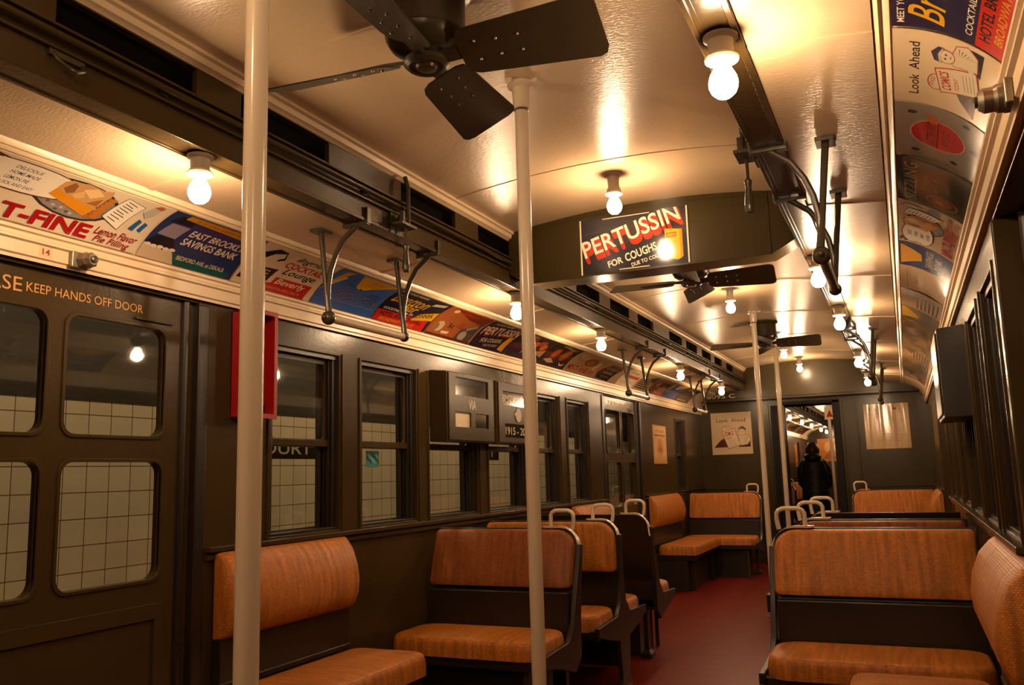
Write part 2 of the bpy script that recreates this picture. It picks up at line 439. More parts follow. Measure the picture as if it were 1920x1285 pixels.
WIN = [(2.955, 3.445), (3.635, 4.170), (4.315, 4.925), (5.085, 5.690), (5.830, 6.365), (6.555, 7.045)]
ENDWIN = [(10.16, 10.62)]
DOORS = [(1.36, 2.52), (7.48, 8.64)]
WZ0, WZ1 = 0.985, 1.812
wn = 1; dn = 1
def side_wall(sd, nm):
    global wn, dn
    doors = DOORS if sd < 0 else [(1.10, 2.79), (7.21, 8.64)]
    fn = lambda a, b, t: (sd * t, a, b)
    holes = [rect(a, b, WZ0, WZ1) for a, b in WIN + ENDWIN] + [rect(a, b, 0.02, 1.915) for a, b in doors]
    mb = MB(); mb.plate(rect(Y0, Y1, 0.0, 1.96), holes, fn, WX, WX + 0.13)
    # belt rail nosing, stops, wainscot mouldings
    segs = [(Y0, doors[0][0] - 0.03), (doors[0][1] + 0.06, doors[1][0] - 0.03), (doors[1][1] + 0.06, Y1)]
    for a, b in segs:
        mb.box(sd * 1.348, sd * 1.40, a, b, 0.955, 0.975); mb.box(sd * 1.362, sd * 1.40, a, b, 0.925, 0.945)
        mb.box(sd * 1.352, sd * 1.40, a, b, 0.0, 0.10)
    # vertical post mouldings between the windows
    for a, b in WIN + ENDWIN:
        for y in (a - 0.022, b + 0.022):
            mb.box(sd * 1.372, sd * 1.40, y - 0.008, y + 0.008, 0.975, 1.822)
    struct(mb.build('wall_' + nm, GREEN, bevel=0.003))
    for a, b in WIN + ENDWIN:
        # frame reveals + two sashes + panes
        mb = MB(); 
        for y0, y1 in ((a, a + 0.03), (b - 0.03, b)):
            mb.box(sd * 1.400, sd * 1.50, y0, y1, WZ0, WZ1)
        mb.box(sd * 1.395, sd * 1.50, a, b, WZ1 - 0.022, WZ1); mb.box(sd * 1.390, sd * 1.50, a, b, WZ0, WZ0 + 0.012)
        for y, q in ((a + 0.030, 1), (b - 0.030, -1)):
            for xx in (1.415, 1.442, 1.472): mb.box(sd * xx, sd * (xx + 0.007), y, y + q * 0.010, WZ0, WZ1)
        root = struct(mb.build('window_%d' % wn, BLACKP, bevel=0.002)); root['_o'] = (0, 0, 0); wn += 1
        mb = MB(); mb.plate(rect(a + 0.03, b - 0.03, 1.372, WZ1 - 0.02), [rrect(a + 0.058, b - 0.058, 1.408, WZ1 - 0.045, 0.015, 3)], fn, 1.428, 1.441)
        mb.box(sd * 1.418, sd * 1.430, a + 0.03, b - 0.03, 1.374, 1.404)
        up_ = mb.build('upper_sash', GREEN, root, bevel=0.0015)
        mb = MB(); mb.box(sd * 1.433, sd * 1.436, a + 0.05, b - 0.05, 1.40, WZ1 - 0.04); mb.build('pane', GLASS, up_)
        mb = MB(); mb.plate(rect(a + 0.03, b - 0.03, WZ0 + 0.005, 1.40), [rect(a + 0.052, b - 0.052, WZ0 + 0.02, 1.372)], fn, 1.455, 1.470)
        lo_ = mb.build('lower_sash', BLACKP, root, bevel=0.0015)
        mb = MB(); mb.box(sd * 1.461, sd * 1.464, a + 0.045, b - 0.045, WZ0 + 0.012, 1.385); mb.build('pane', GLASS, lo_)
    for a, b in doors:
        # sliding door leaf with four round-cornered lights
        c = (a + b) / 2 if sd < 0 else (1.94 if a < 3 else 8.06)
        c = 1.93 if a < 3 else 8.07
        X0 = 1.405 if sd < 0 else 1.455
        cols = [(c - 0.455, c - 0.045), (c + 0.030, c + 0.448)]
        hs = []
        for p, q in cols: hs += [rrect(p, q, 1.392, 1.788, 0.045), rrect(p, q, 0.885, 1.300, 0.045)]
        mb = MB(); mb.plate(rect(a - 0.02, b + 0.02, 0.02, 1.95), hs, fn, X0, X0 + 0.035)
        for p, q in cols:                                     # raised beads
            for z0, z1 in ((1.392, 1.788), (0.885, 1.300)):
                mb.plate(rrect(p - 0.012, q + 0.012, z0 - 0.012, z1 + 0.012, 0.05), [rrect(p, q, z0, z1, 0.045)], fn, X0 - 0.006, X0 + 0.01)
        mb.plate(rect(c - 0.47, c + 0.47, 0.10, 0.80), [rect(c - 0.43, c + 0.43, 0.15, 0.745)], fn, X0 - 0.010, X0 + 0.01)
        mb.box(sd * (X0 - 0.012), sd * X0, c + 0.30, c + 0.47, 1.812, 1.820)
        root = struct(mb.build('door_%d' % dn, GREEN, bevel=0.0018)); root['_o'] = (0, 0, 0); dn += 1
        for p, q in cols:
            for z0, z1 in ((1.38, 1.80), (0.875, 1.31)):
                mb = MB(); mb.box(sd * (X0 + 0.015), sd * (X0 + 0.018), p - 0.01, q + 0.01, z0, z1); mb.build('pane', GLASS, root)
        mb = MB()
        for y in (a + 0.02, b - 0.05):
            mb.tube([(sd * (X0 - 0.002), y + 0.0, 0.02), (sd * (X0 - 0.002), y, 1.93)], 0.016, 10)
        mb.build('edge_strip', BLACKP, root)
        if sd < 0:
            mb = MB(); S = lambda u, v: (-(X0 - 0.0015), u, v)
            letters(mb, 'PLEASE', S, c - 0.365, 1.832, 0.225, 0.046)
            letters(mb, 'KEEP HANDS OFF DOOR', S, c - 0.125, 1.838, 0.462, 0.030)
            mb.build('lettering', ink('#d79a45', 0.4), root)
        # jamb posts
        mb = MB()
        for y0, y1 in ((a - 0.05, a + 0.005), (b - 0.005, b + 0.05)):
            mb.box(sd * 1.372, sd * 1.47, y0, y1, 0.024, 1.91)
        mb.build('jamb', BLACKP if sd < 0 else GREEN, root, bevel=0.006, seg=3)
side_wall(-1, 'left'); side_wall(1, 'right')

# end walls
def end_wall(name, y, th, xo, zt, m=GREEN2):
    mb = MB(); fn = lambda a, b, t: (a, t, b)
    outer = [(-1.46, 0), (xo[0], 0), (xo[0], zt), (xo[1], zt), (xo[1], 0), (1.46, 0), (1.46, 2.06), (1.20, 2.20), (0.80, 2.24), (0.72, 2.50), (0, 2.56), (-0.72, 2.50), (-0.80, 2.24), (-1.20, 2.20), (-1.46, 2.06)]
    mb.plate(outer, [], fn, y, y + th)
    return mb
mb = end_wall('wall_far', Y1, 0.05, (-0.30, 0.295), 2.03)
UB = Y1 - 0.23
mb.plate([(-1.44, 2.075), (1.44, 2.075), (1.40, 2.10), (1.16, 2.22), (0.80, 2.24), (0.735, 2.49)] + [(0.70 - 1.4 * i / 10, 2.492 + 0.055 * (1 - ((0.70 - 1.4 * i / 10) / 0.705) ** 2)) for i in range(11)] + [(-0.735, 2.49), (-0.80, 2.24), (-1.16, 2.22), (-1.40, 2.10)], [], lambda a, b, t: (a, t, b), UB, Y1)
mb.box(-1.4, 1.4, UB - 0.012, UB, 2.105, 2.112); mb.box(-1.4, 1.4, UB - 0.016, UB, 2.075, 2.090)
for x in (-0.62, -0.50, 0.40, 0.56): mb.box(x - 0.012, x + 0.012, Y1 - 0.022, Y1, 0.0, 2.02)
mb.box(-1.4, -0.62, Y1 - 0.015, Y1, 0.94, 0.97); mb.box(0.56, 1.4, Y1 - 0.015, Y1, 0.94, 0.97)
wfar = struct(mb.build('wall_far', GREEN2, bevel=0.002)); wfar['_o'] = (0, 0, 0)
mb = MB()
for x0, x1 in ((-0.345, -0.30), (0.295, 0.375)): mb.box(x0, x1, Y1 - 0.05, Y1 + 0.08, 0, 2.03)
mb.box(-0.345, 0.375, Y1 - 0.05, Y1 + 0.08, 2.0, 2.04)
DBLK = mat('end_door_recess_shade', (0.008, 0.006, 0.004), 0.45, spec=0.15)  # near-black colour carries the shade of the recessed end doorway
dr = struct(mb.build('door_5', DBLK, bevel=0.004)); dr['_o'] = (0, 0, 0)
mb = MB(); mb.box(-0.46, -0.345, Y1 - 0.035, Y1 - 0.005, 0.0, 2.0); mb.box(-0.425, -0.405, Y1 - 0.05, Y1 - 0.03, 0.0, 2.0); mb.build('open_leaf', DBLK, dr, bevel=0.003)
mb = end_wall('wall_near', Y0 - 0.05, 0.05, (-0.31, 0.31), 2.03); mb.box(-0.32, 0.32, Y0 - 0.05, Y0 - 0.02, 0, 2.04)
struct(mb.build('wall_near', GREEN2))
# car number on the far bulkhead
mb = MB(); letters(mb, '6095 C', lambda u, v: (u, UB - 0.002, v), -1.225, 2.118, 0.36, 0.052); mb.build('lettering', ink('#cbb99a', 0.4), wfar)

# station outside
mb = MB(); mb.box(-3.3, -3.2, 0.5, 26, -0.9, 1.712)
struct(mb.build('wall_station', TILE))
mb = MB(); mb.box(-3.3, -3.195, 0.5, 26, 1.712, 1.785); struct(mb.build('trim_station_band', mat('band_tile', (0.02, 0.022, 0.018), 0.3)))
mb = MB(); mb.box(-3.32, -3.2, 0.5, 26, 1.785, 3.6); mb.box(-3.3, -1.6, 0.5, 26, 3.5, 3.6); struct(mb.build('wall_tunnel', CONC))
mb = MB(); mb.box(-3.3, -1.62, 0.5, 26, -1.0, -0.05); struct(mb.build('floor_platform', CONC))
for k, yc in enumerate((5.36, 8.72)):
    S = lambda u, v, o: (-3.198 + o, yc - 0.56 + u, 1.385 + v)
    c = Card(0.92, 0.155, S, '#15130f', th=0.004, rough=0.3)
    c.t('COURT', 0.08, 0.2, 0.80, 0.6, '#b3a78c', bold=0.01)
    o = c.build('station_name_sign')
    tag(o, ['black tile station name panel reading COURT, seen through the window nearest the red box', 'black tile station name panel reading COURT, seen below the second sign box'][k], 'sign', 'station name panels on the tile wall')

# ------------------------------------------------------------------ poles
def pole(y, label, first=None):
    if first: return dup(first, (0, y, 0), label)
    r = thing('grab_pole', label, 'pole', (0, y, 0), 'white grab poles along the middle of the car')
    mb = MB(); mb.tube([(0, y, 0.03), (0, y, 2.46)], 0.0225, 20); mb.build('shaft', WHITE, r)
    mb = MB(); mb.lathe([(0.045, 2.541), (0.045, 2.528), (0.030, 2.522), (0.028, 2.455), (0.026, 2.448), (0.0, 2.448)], (0, y, 0), 20)
    for a in (0, 2.09, 4.19): mb.box(0.03 * math.cos(a) - 0.016, 0.05 * math.cos(a) + 0.016, y + 0.05 * math.sin(a) - 0.016, y + 0.05 * math.sin(a) + 0.016, 2.53, 2.542)
    mb.build('ceiling_flange', WHITE, r)
    mb = MB(); mb.lathe([(0.05, 0.001), (0.05, 0.012), (0.03, 0.025), (0.027, 0.06), (0.0, 0.06)], (0, y, 0), 20); mb.build('floor_flange', STEEL, r)
    mb = MB(); mb.lathe([(0.0235, 2.44), (0.027, 2.444), (0.0235, 2.449)], (0, y, 0), 20); mb.build('collar', STEEL, r)
    return r
p1 = pole(1.245, 'white enamel grab pole nearest the viewer, in front of the red wall box')
pole(2.56, '', p1)['label'] = 'white enamel grab pole under the near fan blade, in front of the second sign box'
pole(7.50, '', p1)['label'] = 'distant white grab pole nearer the left end wall poster'
pole(8.83, '', p1)['label'] = 'distant white grab pole just left of the open end doorway'

# ------------------------------------------------------------------ bulbs
BPROF = [(0.0, 0.0), (0.016, 0.003), (0.027, 0.013), (0.033, 0.028), (0.0335, 0.038), (0.030, 0.052), (0.023, 0.066), (0.017, 0.077), (0.015, 0.092)]
def bulb_fixture(loc, kind, label):
    x, y, z = loc
    r = thing('bare_bulb_lamp', label, 'lamp', loc, 'bare bulbs along the car')
    L = 0.064 if kind == 'deck' else 0.10
    mb = MB()
    if kind == 'deck':
        mb.lathe([(0.0, z), (0.040, z), (0.040, z - 0.006), (0.030, z - 0.012), (0.0285, z - 0.045), (0.033, z - 0.052), (0.0, z - 0.052)], (x, y, 0), 20)
    else:
        mb.lathe([(0.0, z), (0.042, z), (0.042, z - 0.006), (0.027, z - 0.014), (0.025, z - 0.060), (0.031, z - 0.072), (0.032, z - 0.088), (0.0, z - 0.088)], (x, y, 0), 20)
    mb.build('socket', PORC, r)
    mb = MB(); zz = z - L + 0.016
    mb.lathe([(0.0, zz + 0.002), (0.034, zz), (0.040, zz - 0.007), (0.038, zz - 0.012), (0.026, zz - 0.016), (0.0, zz - 0.016)], (x, y, 0), 20); mb.build('socket_ring', WHITE if kind == 'deck' else PORC, r)
    mb = MB(); z0 = z - L - 0.086
    mb.lathe([(a, z0 + b) for a, b in BPROF], (x, y, 0), 16); mb.build('bulb', BULB, r)
    return r
ordl = ['nearest', 'second', 'third', 'fourth', 'farthest']
ZD = 2.2035
fl = bulb_fixture((-0.785, BULB_Y[0], ZD), 'deck', 'lit bare bulb under the left girder, nearest, above the savings bank card')
names_l = ['', 'lit bare bulb under the left girder, just left of the second white pole', 'lit bare bulb under the left girder, just right of the second white pole', 'lit bare bulb under the left girder between the second and third hand holds', 'lit bare bulb under the left girder beside the car number']
for y, n in list(zip(BULB_Y, names_l))[1:]: dup(fl, (-0.785, y, ZD), n)
names_r = ['lit bare bulb under the right girder, nearest and largest in view', 'lit bare bulb under the right girder, beside the nearest right hand hold', 'lit bare bulb under the right girder, third from the viewer', 'lit bare bulb under the right girder, fourth from the viewer', 'lit bare bulb under the right girder, farthest, nearest the right end poster']
for y, n in zip(BULB_Y, names_r): dup(fl, (0.785, y, ZD), n)
dup(fl, (-0.785, -0.1, ZD), 'lit bare bulb under the left girder behind the viewer'); dup(fl, (0.785, -0.1, ZD), 'lit bare bulb under the right girder behind the viewer')
ZCE = 2.5425
fc = bulb_fixture((0, 3.59, ZCE), 'ceiling', 'lit bare bulb on the ceiling in front of the green cross beam')
for y, n in ((6.42, 'lit bare bulb on the ceiling between the second and third fans'), (9.5, 'lit bare bulb on the ceiling just below the third fan blade'), (11.0, 'lit bare bulb on the ceiling in front of the far bulkhead'), (0.45, 'lit bare bulb on the ceiling nearest the viewer, out of frame')):
    dup(fc, (0, y, ZCE), n)

# ------------------------------------------------------------------ fans
def fan(y, label):
    r = thing('ceiling_fan', label, 'fan', (0, y, 2.54), 'four bladed ceiling fans')
    mb = MB(); mb.lathe([(0.0, 2.54), (0.125, 2.54), (0.125, 2.525), (0.108, 2.515), (0.108, 2.405), (0.112, 2.40), (0.110, 2.392), (0.098, 2.372), (0.07, 2.357), (0.0, 2.355)], (0, y, 0), 32)
    for a in range(3):
        t = a * 2.1 + 0.4; mb.sphere((0.112 * math.cos(t), y + 0.112 * math.sin(t), 2.392), 0.006, 8, 5)
    mb.build('motor_housing', FANM, r)
    mb = MB(); mb.lathe([(0.0, 2.357), (0.045, 2.357), (0.050, 2.345), (0.060, 2.335), (0.062, 2.322), (0.052, 2.313), (0.046, 2.318), (0.030, 2.318), (0.026, 2.311), (0.014, 2.309), (0.0, 2.309)], (0, y, 0), 28); mb.build('hub', FANM, r)
    pt = R_(-24)
    for k in range(4):
        a = R_(90 * k + 4.5)
        ca, sa = math.cos(a), math.sin(a)
        def B(rr, t, h):
            yy = t * math.cos(pt) - h * math.sin(pt); zz = t * math.sin(pt) + h * math.cos(pt)
            return (rr * ca - yy * sa, y + rr * sa + yy * ca, 2.338 + zz)
        out = []
        w0, w1, ra, rb = 0.075, 0.097, 0.10, 0.487
        base = [(ra + 0.05, -w0), (rb - 0.02, -w1)] 
        pts = [(ra, -w0 + 0.03), (ra + 0.012, -w0 + 0.008), (ra + 0.035, -w0), (rb - 0.03, -w1), (rb - 0.008, -w1 + 0.009), (rb, -w1 + 0.03), (rb + 0.004, w1 - 0.03), (rb - 0.004, w1 - 0.009), (rb - 0.025, w1), (ra + 0.035, w0), (ra + 0.012, w0 - 0.008), (ra, w0 - 0.03)]
        mb = MB(); mb.plate(pts, [], lambda p, q, t: B(p, q, t), -0.002, 0.002)
        for rr, tt in ((0.15, 0.03), (0.15, -0.03), (0.21, 0.025), (0.21, -0.025), (0.27, 0.025), (0.27, -0.025)):
            mb.sphere(B(rr, tt, -0.003), 0.0045, 8, 5, 1)
        bl = mb.build('blade', [FANM, STEEL], r)
        mb = MB(); mb.loft([[B(0.04, -0.02, -0.004), B(0.04, 0.02, -0.004), B(0.04, 0.02, 0.006), B(0.04, -0.02, 0.006)], [B(0.12, -0.02, 0.002), B(0.12, 0.02, 0.002), B(0.12, 0.02, 0.010), B(0.12, -0.02, 0.010)], [B(0.30, -0.032, 0.002), B(0.30, 0.032, 0.002), B(0.30, 0.032, 0.006), B(0.30, -0.032, 0.006)]]); mb.build('blade_iron', FANM, bl)
    return r
f0 = fan(1.915, 'dark four bladed ceiling fan nearest the viewer, above the second pole')
dup(f0, (0, 5.10, 2.54), 'dark four bladed ceiling fan just beyond the green cross beam')
dup(f0, (0, 8.10, 2.54), 'dark four bladed ceiling fan farthest away, between the two distant poles')

# ------------------------------------------------------------------ cross beam with sign card
YB = 4.05
mb = MB(); fn = lambda a, b, t: (a, t, b)
ctop = lambda x: 2.488 + 0.055 * (1 - (x / 0.705) ** 2) + 0.003
xs = [-0.70 + 1.4 * i / 14 for i in range(15)]
mb.plate([(-0.732, 2.262), (-0.605, 2.196), (0.605, 2.196), (0.732, 2.262), (0.732, 2.46)] + [(x, ctop(x)) for x in reversed(xs)] + [(-0.732, 2.46)], [], fn, YB, YB + 0.16)
for x in (-0.60, 0.60): mb.box(x - 0.006, x + 0.006, YB - 0.003, YB, 2.20, 2.50)
mb.plate([(-0.60, 2.196), (0.60, 2.196), (0.60, 2.206), (-0.60, 2.206)], [], fn, YB - 0.006, YB)
mb.plate([(-0.60, ctop(0.6) - 0.02)] + [(x, ctop(x) - 0.018) for x in xs[1:-1]] + [(0.60, ctop(0.6) - 0.02), (0.60, ctop(0.6) - 0.03)] + [(x, ctop(x) - 0.028) for x in reversed(xs[1:-1])] + [(-0.60, ctop(0.6) - 0.03)], [], fn, YB - 0.005, YB)
o = mb.build('trim_cross_beam', GREEN2, bevel=0.002); struct(o)
c = Card(0.555, 0.285, lambda u, v, o: (-0.328 + u, YB - 0.006 - o, 2.205 + v), '#26242c', th=0.004, rough=0.12)
c.r(0.0, 0.0, 0.014, 1.0, '#e6d8bc'); c.r(0.985, 0.0, 0.999, 1.0, '#e6d8bc'); c.r(0.36, 0.02, 0.64, 0.035, '#e6d8bc'); c.r(0.22, 0.965, 0.66, 0.98, '#e6d8bc')
c.t('QUICK RELIEF', 0.03, 0.72, 0.42, 0.085, '#e8dcc4', rot=7, bold=0.012, shear=0.1)
for k in range(7): c.t('PERTUSSIN', 0.050 + 0.003 * k, 0.250 - 0.011 * k, 0.93, 0.31, '#b5301c', rot=15.5, bold=0.022)
c.t('PERTUSSIN', 0.045, 0.290, 0.93, 0.31, '#f3e6cc', rot=15.5, bold=0.014)
c.t('FOR', 0.265, 0.075, 0.14, 0.12, '#e8dcc4', rot=14, bold=0.02); c.t('COUGHS', 0.43, 0.145, 0.30, 0.15, '#e8dcc4', rot=15, bold=0.02)
c.t('DUE TO COLDS', 0.48, 0.045, 0.30, 0.07, '#e8dcc4', rot=13, bold=0.015)
c.poly([(0.79, 0.64), (0.945, 0.60), (0.945, 0.12), (0.90, 0.07), (0.79, 0.12)], '#e8b41c'); c.poly([(0.92, 0.61), (0.945, 0.60), (0.945, 0.12), (0.92, 0.08)], '#c98f12')
c.r(0.80, 0.48, 0.89, 0.56, '#a8351c'); c.r(0.807, 0.495, 0.883, 0.545, '#e8b41c'); c.t('PERTUSSIN', 0.81, 0.50, 0.07, 0.04, '#a8351c')
c.e(0.845, 0.22, 0.018, 0.04, '#5a3a1a')
for k in range(5): c.r(0.81, 0.40 - 0.03 * k, 0.89, 0.405 - 0.03 * k, '#a8831c')
tag(c.build('advertising_card'), 'dark blue cough remedy card with slanted red and white letters on the green cross beam', 'advert', 'advertising cards')

# ------------------------------------------------------------------ hand holds
def handhold(sd, y, label):
    r = thing('hand_hold', label, 'hand hold', (sd * 0.95, y, 2.19), 'bracketed hand holds')
    x = sd * 0.95; ya, yb = y - 0.28, y + 0.28; zb = 1.842; xb = sd * 0.912
    for yy in (ya, yb):
        mb = MB(); mb.tube([(x, yy, 2.19), (x - sd * 0.022, yy, 2.0), (xb, yy, zb + 0.03), (xb, yy, zb)], [0.0115, 0.0105, 0.013, 0.012], 10); mb.build('rod', IRON, r)
        mb = MB(); mb.box(x - 0.028, x + 0.028, yy - 0.038, yy + 0.038, 2.186, 2.200); mb.build('mounting_flange', IRON, r, bevel=0.002)
        P = [(sd * 0.775, yy, 2.200), (sd * 0.80, yy, 2.180), (sd * 0.845, yy, 2.145), (sd * 0.880, yy, 2.090), (sd * 0.903, yy, 2.030), (sd * 0.914, yy, 1.970), (sd * 0.916, yy, 1.915)]
        mb = MB(); mb.tube(P, 0.0105, 10); mb.build('curved_arm', IRON, r)
        mb = MB(); mb.box(sd * 0.726, sd * 0.84, yy - 0.014, yy + 0.014, 2.190, 2.203); mb.box(sd * 0.722, sd * 0.736, yy - 0.014, yy + 0.014, 2.195, 2.26)
        mb.box(sd * 0.826, sd * 0.84, yy - 0.012, yy + 0.012, 2.196, 2.225); mb.build('girder_clip', IRON, r, bevel=0.003)
    mb = MB(); mb.sphere((xb, ya, zb), 0.028, 18, 12); mb.sphere((xb, ya - 0.026, zb), 0.011, 10, 6); mb.build('ball_end', IRON, r)
    mb = MB(); mb.sphere((xb, yb, zb), 0.023, 16, 10); mb.build('socket_end', IRON, r)
    mb = MB(); mb.tube([(xb, ya, zb), (xb, yb, zb)], 0.0165, 16); mb.build('grip_bar', WHITE if sd < 0 else IRON, r)
    return r
h = handhold(-1, 3.0, 'bracketed white bar hand hold on the left, nearest, in front of the blue hotel card')
dup(h, (-0.95, 7.02, 2.19), 'bracketed white bar hand hold on the left, above the far door'); dup(h, (-0.95, 9.45, 2.19), 'bracketed white bar hand hold on the left, beside the car number')
h = handhold(1, 2.96, 'bracketed dark bar hand hold on the right, nearest, beside the second right bulb')
dup(h, (0.95, 7.0, 2.19), 'bracketed dark bar hand hold on the right, middle one'); dup(h, (0.95, 9.4, 2.19), 'bracketed dark bar hand hold on the right, farthest, above the right end poster')

# ------------------------------------------------------------------ conduit and emergency cord
for sd, nm, bits in ((-1, 'left', 'upper face of the left girder'), (1, 'right', 'upper face of the right girder')):
    mb = MB(); x = sd * 0.712
    mb.tube([(x, Y0 + 0.02, 2.318), (x, YB - 0.02, 2.318)], 0.010, 10); mb.tube([(x, YB + 0.18, 2.318), (x, Y1 - 0.02, 2.318)], 0.010, 10)
    r = thing('cord_conduit', 'dark green pipe rail clipped along the ' + bits, 'pipe', (x, 2, 2.318)); mb.build('pipe', GREEN2, r)
    mb = MB()
    for yy in (0.6, 1.7, 2.7, 3.7, 4.6, 5.5, 6.4, 7.3, 8.2, 9.1, 10.0, 11.0):
        mb.box(x - 0.014, sd * 0.737, yy - 0.012, yy + 0.012, 2.304, 2.334)
    mb.build('clips', IRON, r, bevel=0.002)
def pull(sd, y, label):
    r = thing('emergency_pull', label, 'pull handle', (sd * 0.72, y, 2.3), 'emergency pull handles')
    x = sd * 0.705
    mb = MB(); mb.box(sd * 0.665, sd * 0.737, y - 0.06, y + 0.055, 2.228, 2.240); mb.box(sd * 0.725, sd * 0.737, y - 0.05, y + 0.04, 2.20, 2.30)
    mb.box(sd * 0.675, sd * 0.695, y - 0.035, y - 0.022, 2.235, 2.29)
    mb.tube([(sd * 0.70, y + 0.02, 2.45), (sd * 0.686, y + 0.02, 2.40), (sd * 0.686, y + 0.02, 2.24)], 0.010, 8)
    mb.lathe([(0.0, -0.008), (0.022, -0.008), (0.017, 0.0), (0.022, 0.008), (0.0, 0.008)], (sd * 0.70, y - 0.005, 2.262), 16, axis='y')
    mb.build('pulley_bracket', IRON, r, bevel=0.002)
    mb = MB(); mb.lathe([(0.0, 0.0), (0.012, 0.001), (0.016, 0.014), (0.0155, 0.035), (0.010, 0.085), (0.013, 0.108), (0.006, 0.118), (0.0, 0.118)], (x - sd * 0.01, y + 0.015, 2.045), 14)
    mb.tube([(x - sd * 0.01, y + 0.015, 2.15), (x - sd * 0.01, y + 0.015, 2.24)], 0.006, 8); mb.build('handle', IRON, r)
    return r
pull(-1, 2.93, 'iron emergency pull with hanging handle on the left girder above the nearest hand hold')
pull(1, 2.80, 'iron emergency pull with hanging handle on the right girder beside the cross beam')

r = thing('cable_hook', 'small iron cable hook on the left girder above the first savings bank card', 'hook', (-0.735, 1.40, 2.26))
mb = MB(); mb.box(-0.740, -0.726, 1.34, 1.44, 2.268, 2.285); mb.build('back_plate', IRON, r, bevel=0.002)
mb = MB(); mb.tube([(-0.728, 1.35, 2.275), (-0.715, 1.355, 2.255), (-0.705, 1.38, 2.240), (-0.705, 1.40, 2.238), (-0.712, 1.425, 2.252), (-0.728, 1.432, 2.272)], 0.005, 8); mb.build('ring', IRON, r)
# ------------------------------------------------------------------ wall fittings
for sd, lab in ((-1, 'round steel bell push on the left cornice above the door lettering'), (1, 'round steel bell push on the right cornice below the hotel card')):
    yv = 1.955; r = thing('bell_push', lab, 'bell push', (sd * 1.345, yv, 1.958), 'bell pushes on the cornice')
    mb = MB(); mb.box(sd * 1.335, sd * 1.352, yv - 0.045, yv + 0.02, 1.930, 1.986); mb.build('back_plate', STEEL, r, bevel=0.004)
    mb = MB(); mb.lathe([(0.0, sd * 1.34), (0.030, sd * 1.34), (0.030, sd * 1.325), (0.026, sd * 1.318), (0.026, sd * 1.30), (0.019, sd * 1.29), (0.0, sd * 1.29)], (0, yv, 1.958), 8 if sd < 0 else 24, axis='x'); mb.build('body', STEEL, r, smooth=25)
    mb = MB(); mb.lathe([(0.0, sd * 1.292), (0.012, sd * 1.292), (0.012, sd * 1.284), (0.007, sd * 1.281), (0.0, sd * 1.281)], (0, yv, 1.958), 14, axis='x'); mb.build('button', IRON, r)
c = Card(0.045, 0.032, lambda u, v, o: (-1.351 + o, 1.805 + u, 1.946 + v), '#cdb48c', th=0.0005, rough=0.4); c.t('14', 0.2, 0.2, 0.6, 0.62, '#7a1e12', bold=0.03); tag(c.build('number_plate'), 'small red number 14 on the left cornice beside the bell push', 'number')
# red open cabinet
r = thing('red_cabinet', 'red open fronted cabinet on the left wall behind the nearest pole', 'cabinet', (-1.38, 2.75, 1.48))
x0, x1, ya, yb, za, zb = -1.38, -1.272, 2.70, 2.85, 1.475, 1.915
mb = MB(); t = 0.006
mb.box(x0, x0 + t, ya, yb, za, zb); mb.box(x0, x1, ya, ya + t, za, zb); mb.box(x0, x1, yb - t, yb, za, zb); mb.box(x0, x1, ya, yb, za, za + t); mb.box(x0, x1, ya, yb, zb - t, zb)
mb.plate(rect(ya - 0.004, yb + 0.004, za - 0.004, zb + 0.004), [rect(ya + 0.016, yb - 0.016, za + 0.016, zb - 0.016)], lambda a, b, q: (q, a, b), x1, x1 + 0.004)
mb.build('cabinet_shell', RED, r, bevel=0.0015)
mb = MB(); mb.box(x0 + 0.006, x0 + 0.03, 2.74, 2.82, 1.74, 1.765); mb.build('hook', BLACKP, r, bevel=0.004); mb = MB(); mb.box(x0 + 0.006, x0 + 0.06, 2.77, 2.84, za + 0.006, za + 0.06); mb.build('holder', BLACKP, r, bevel=0.004)
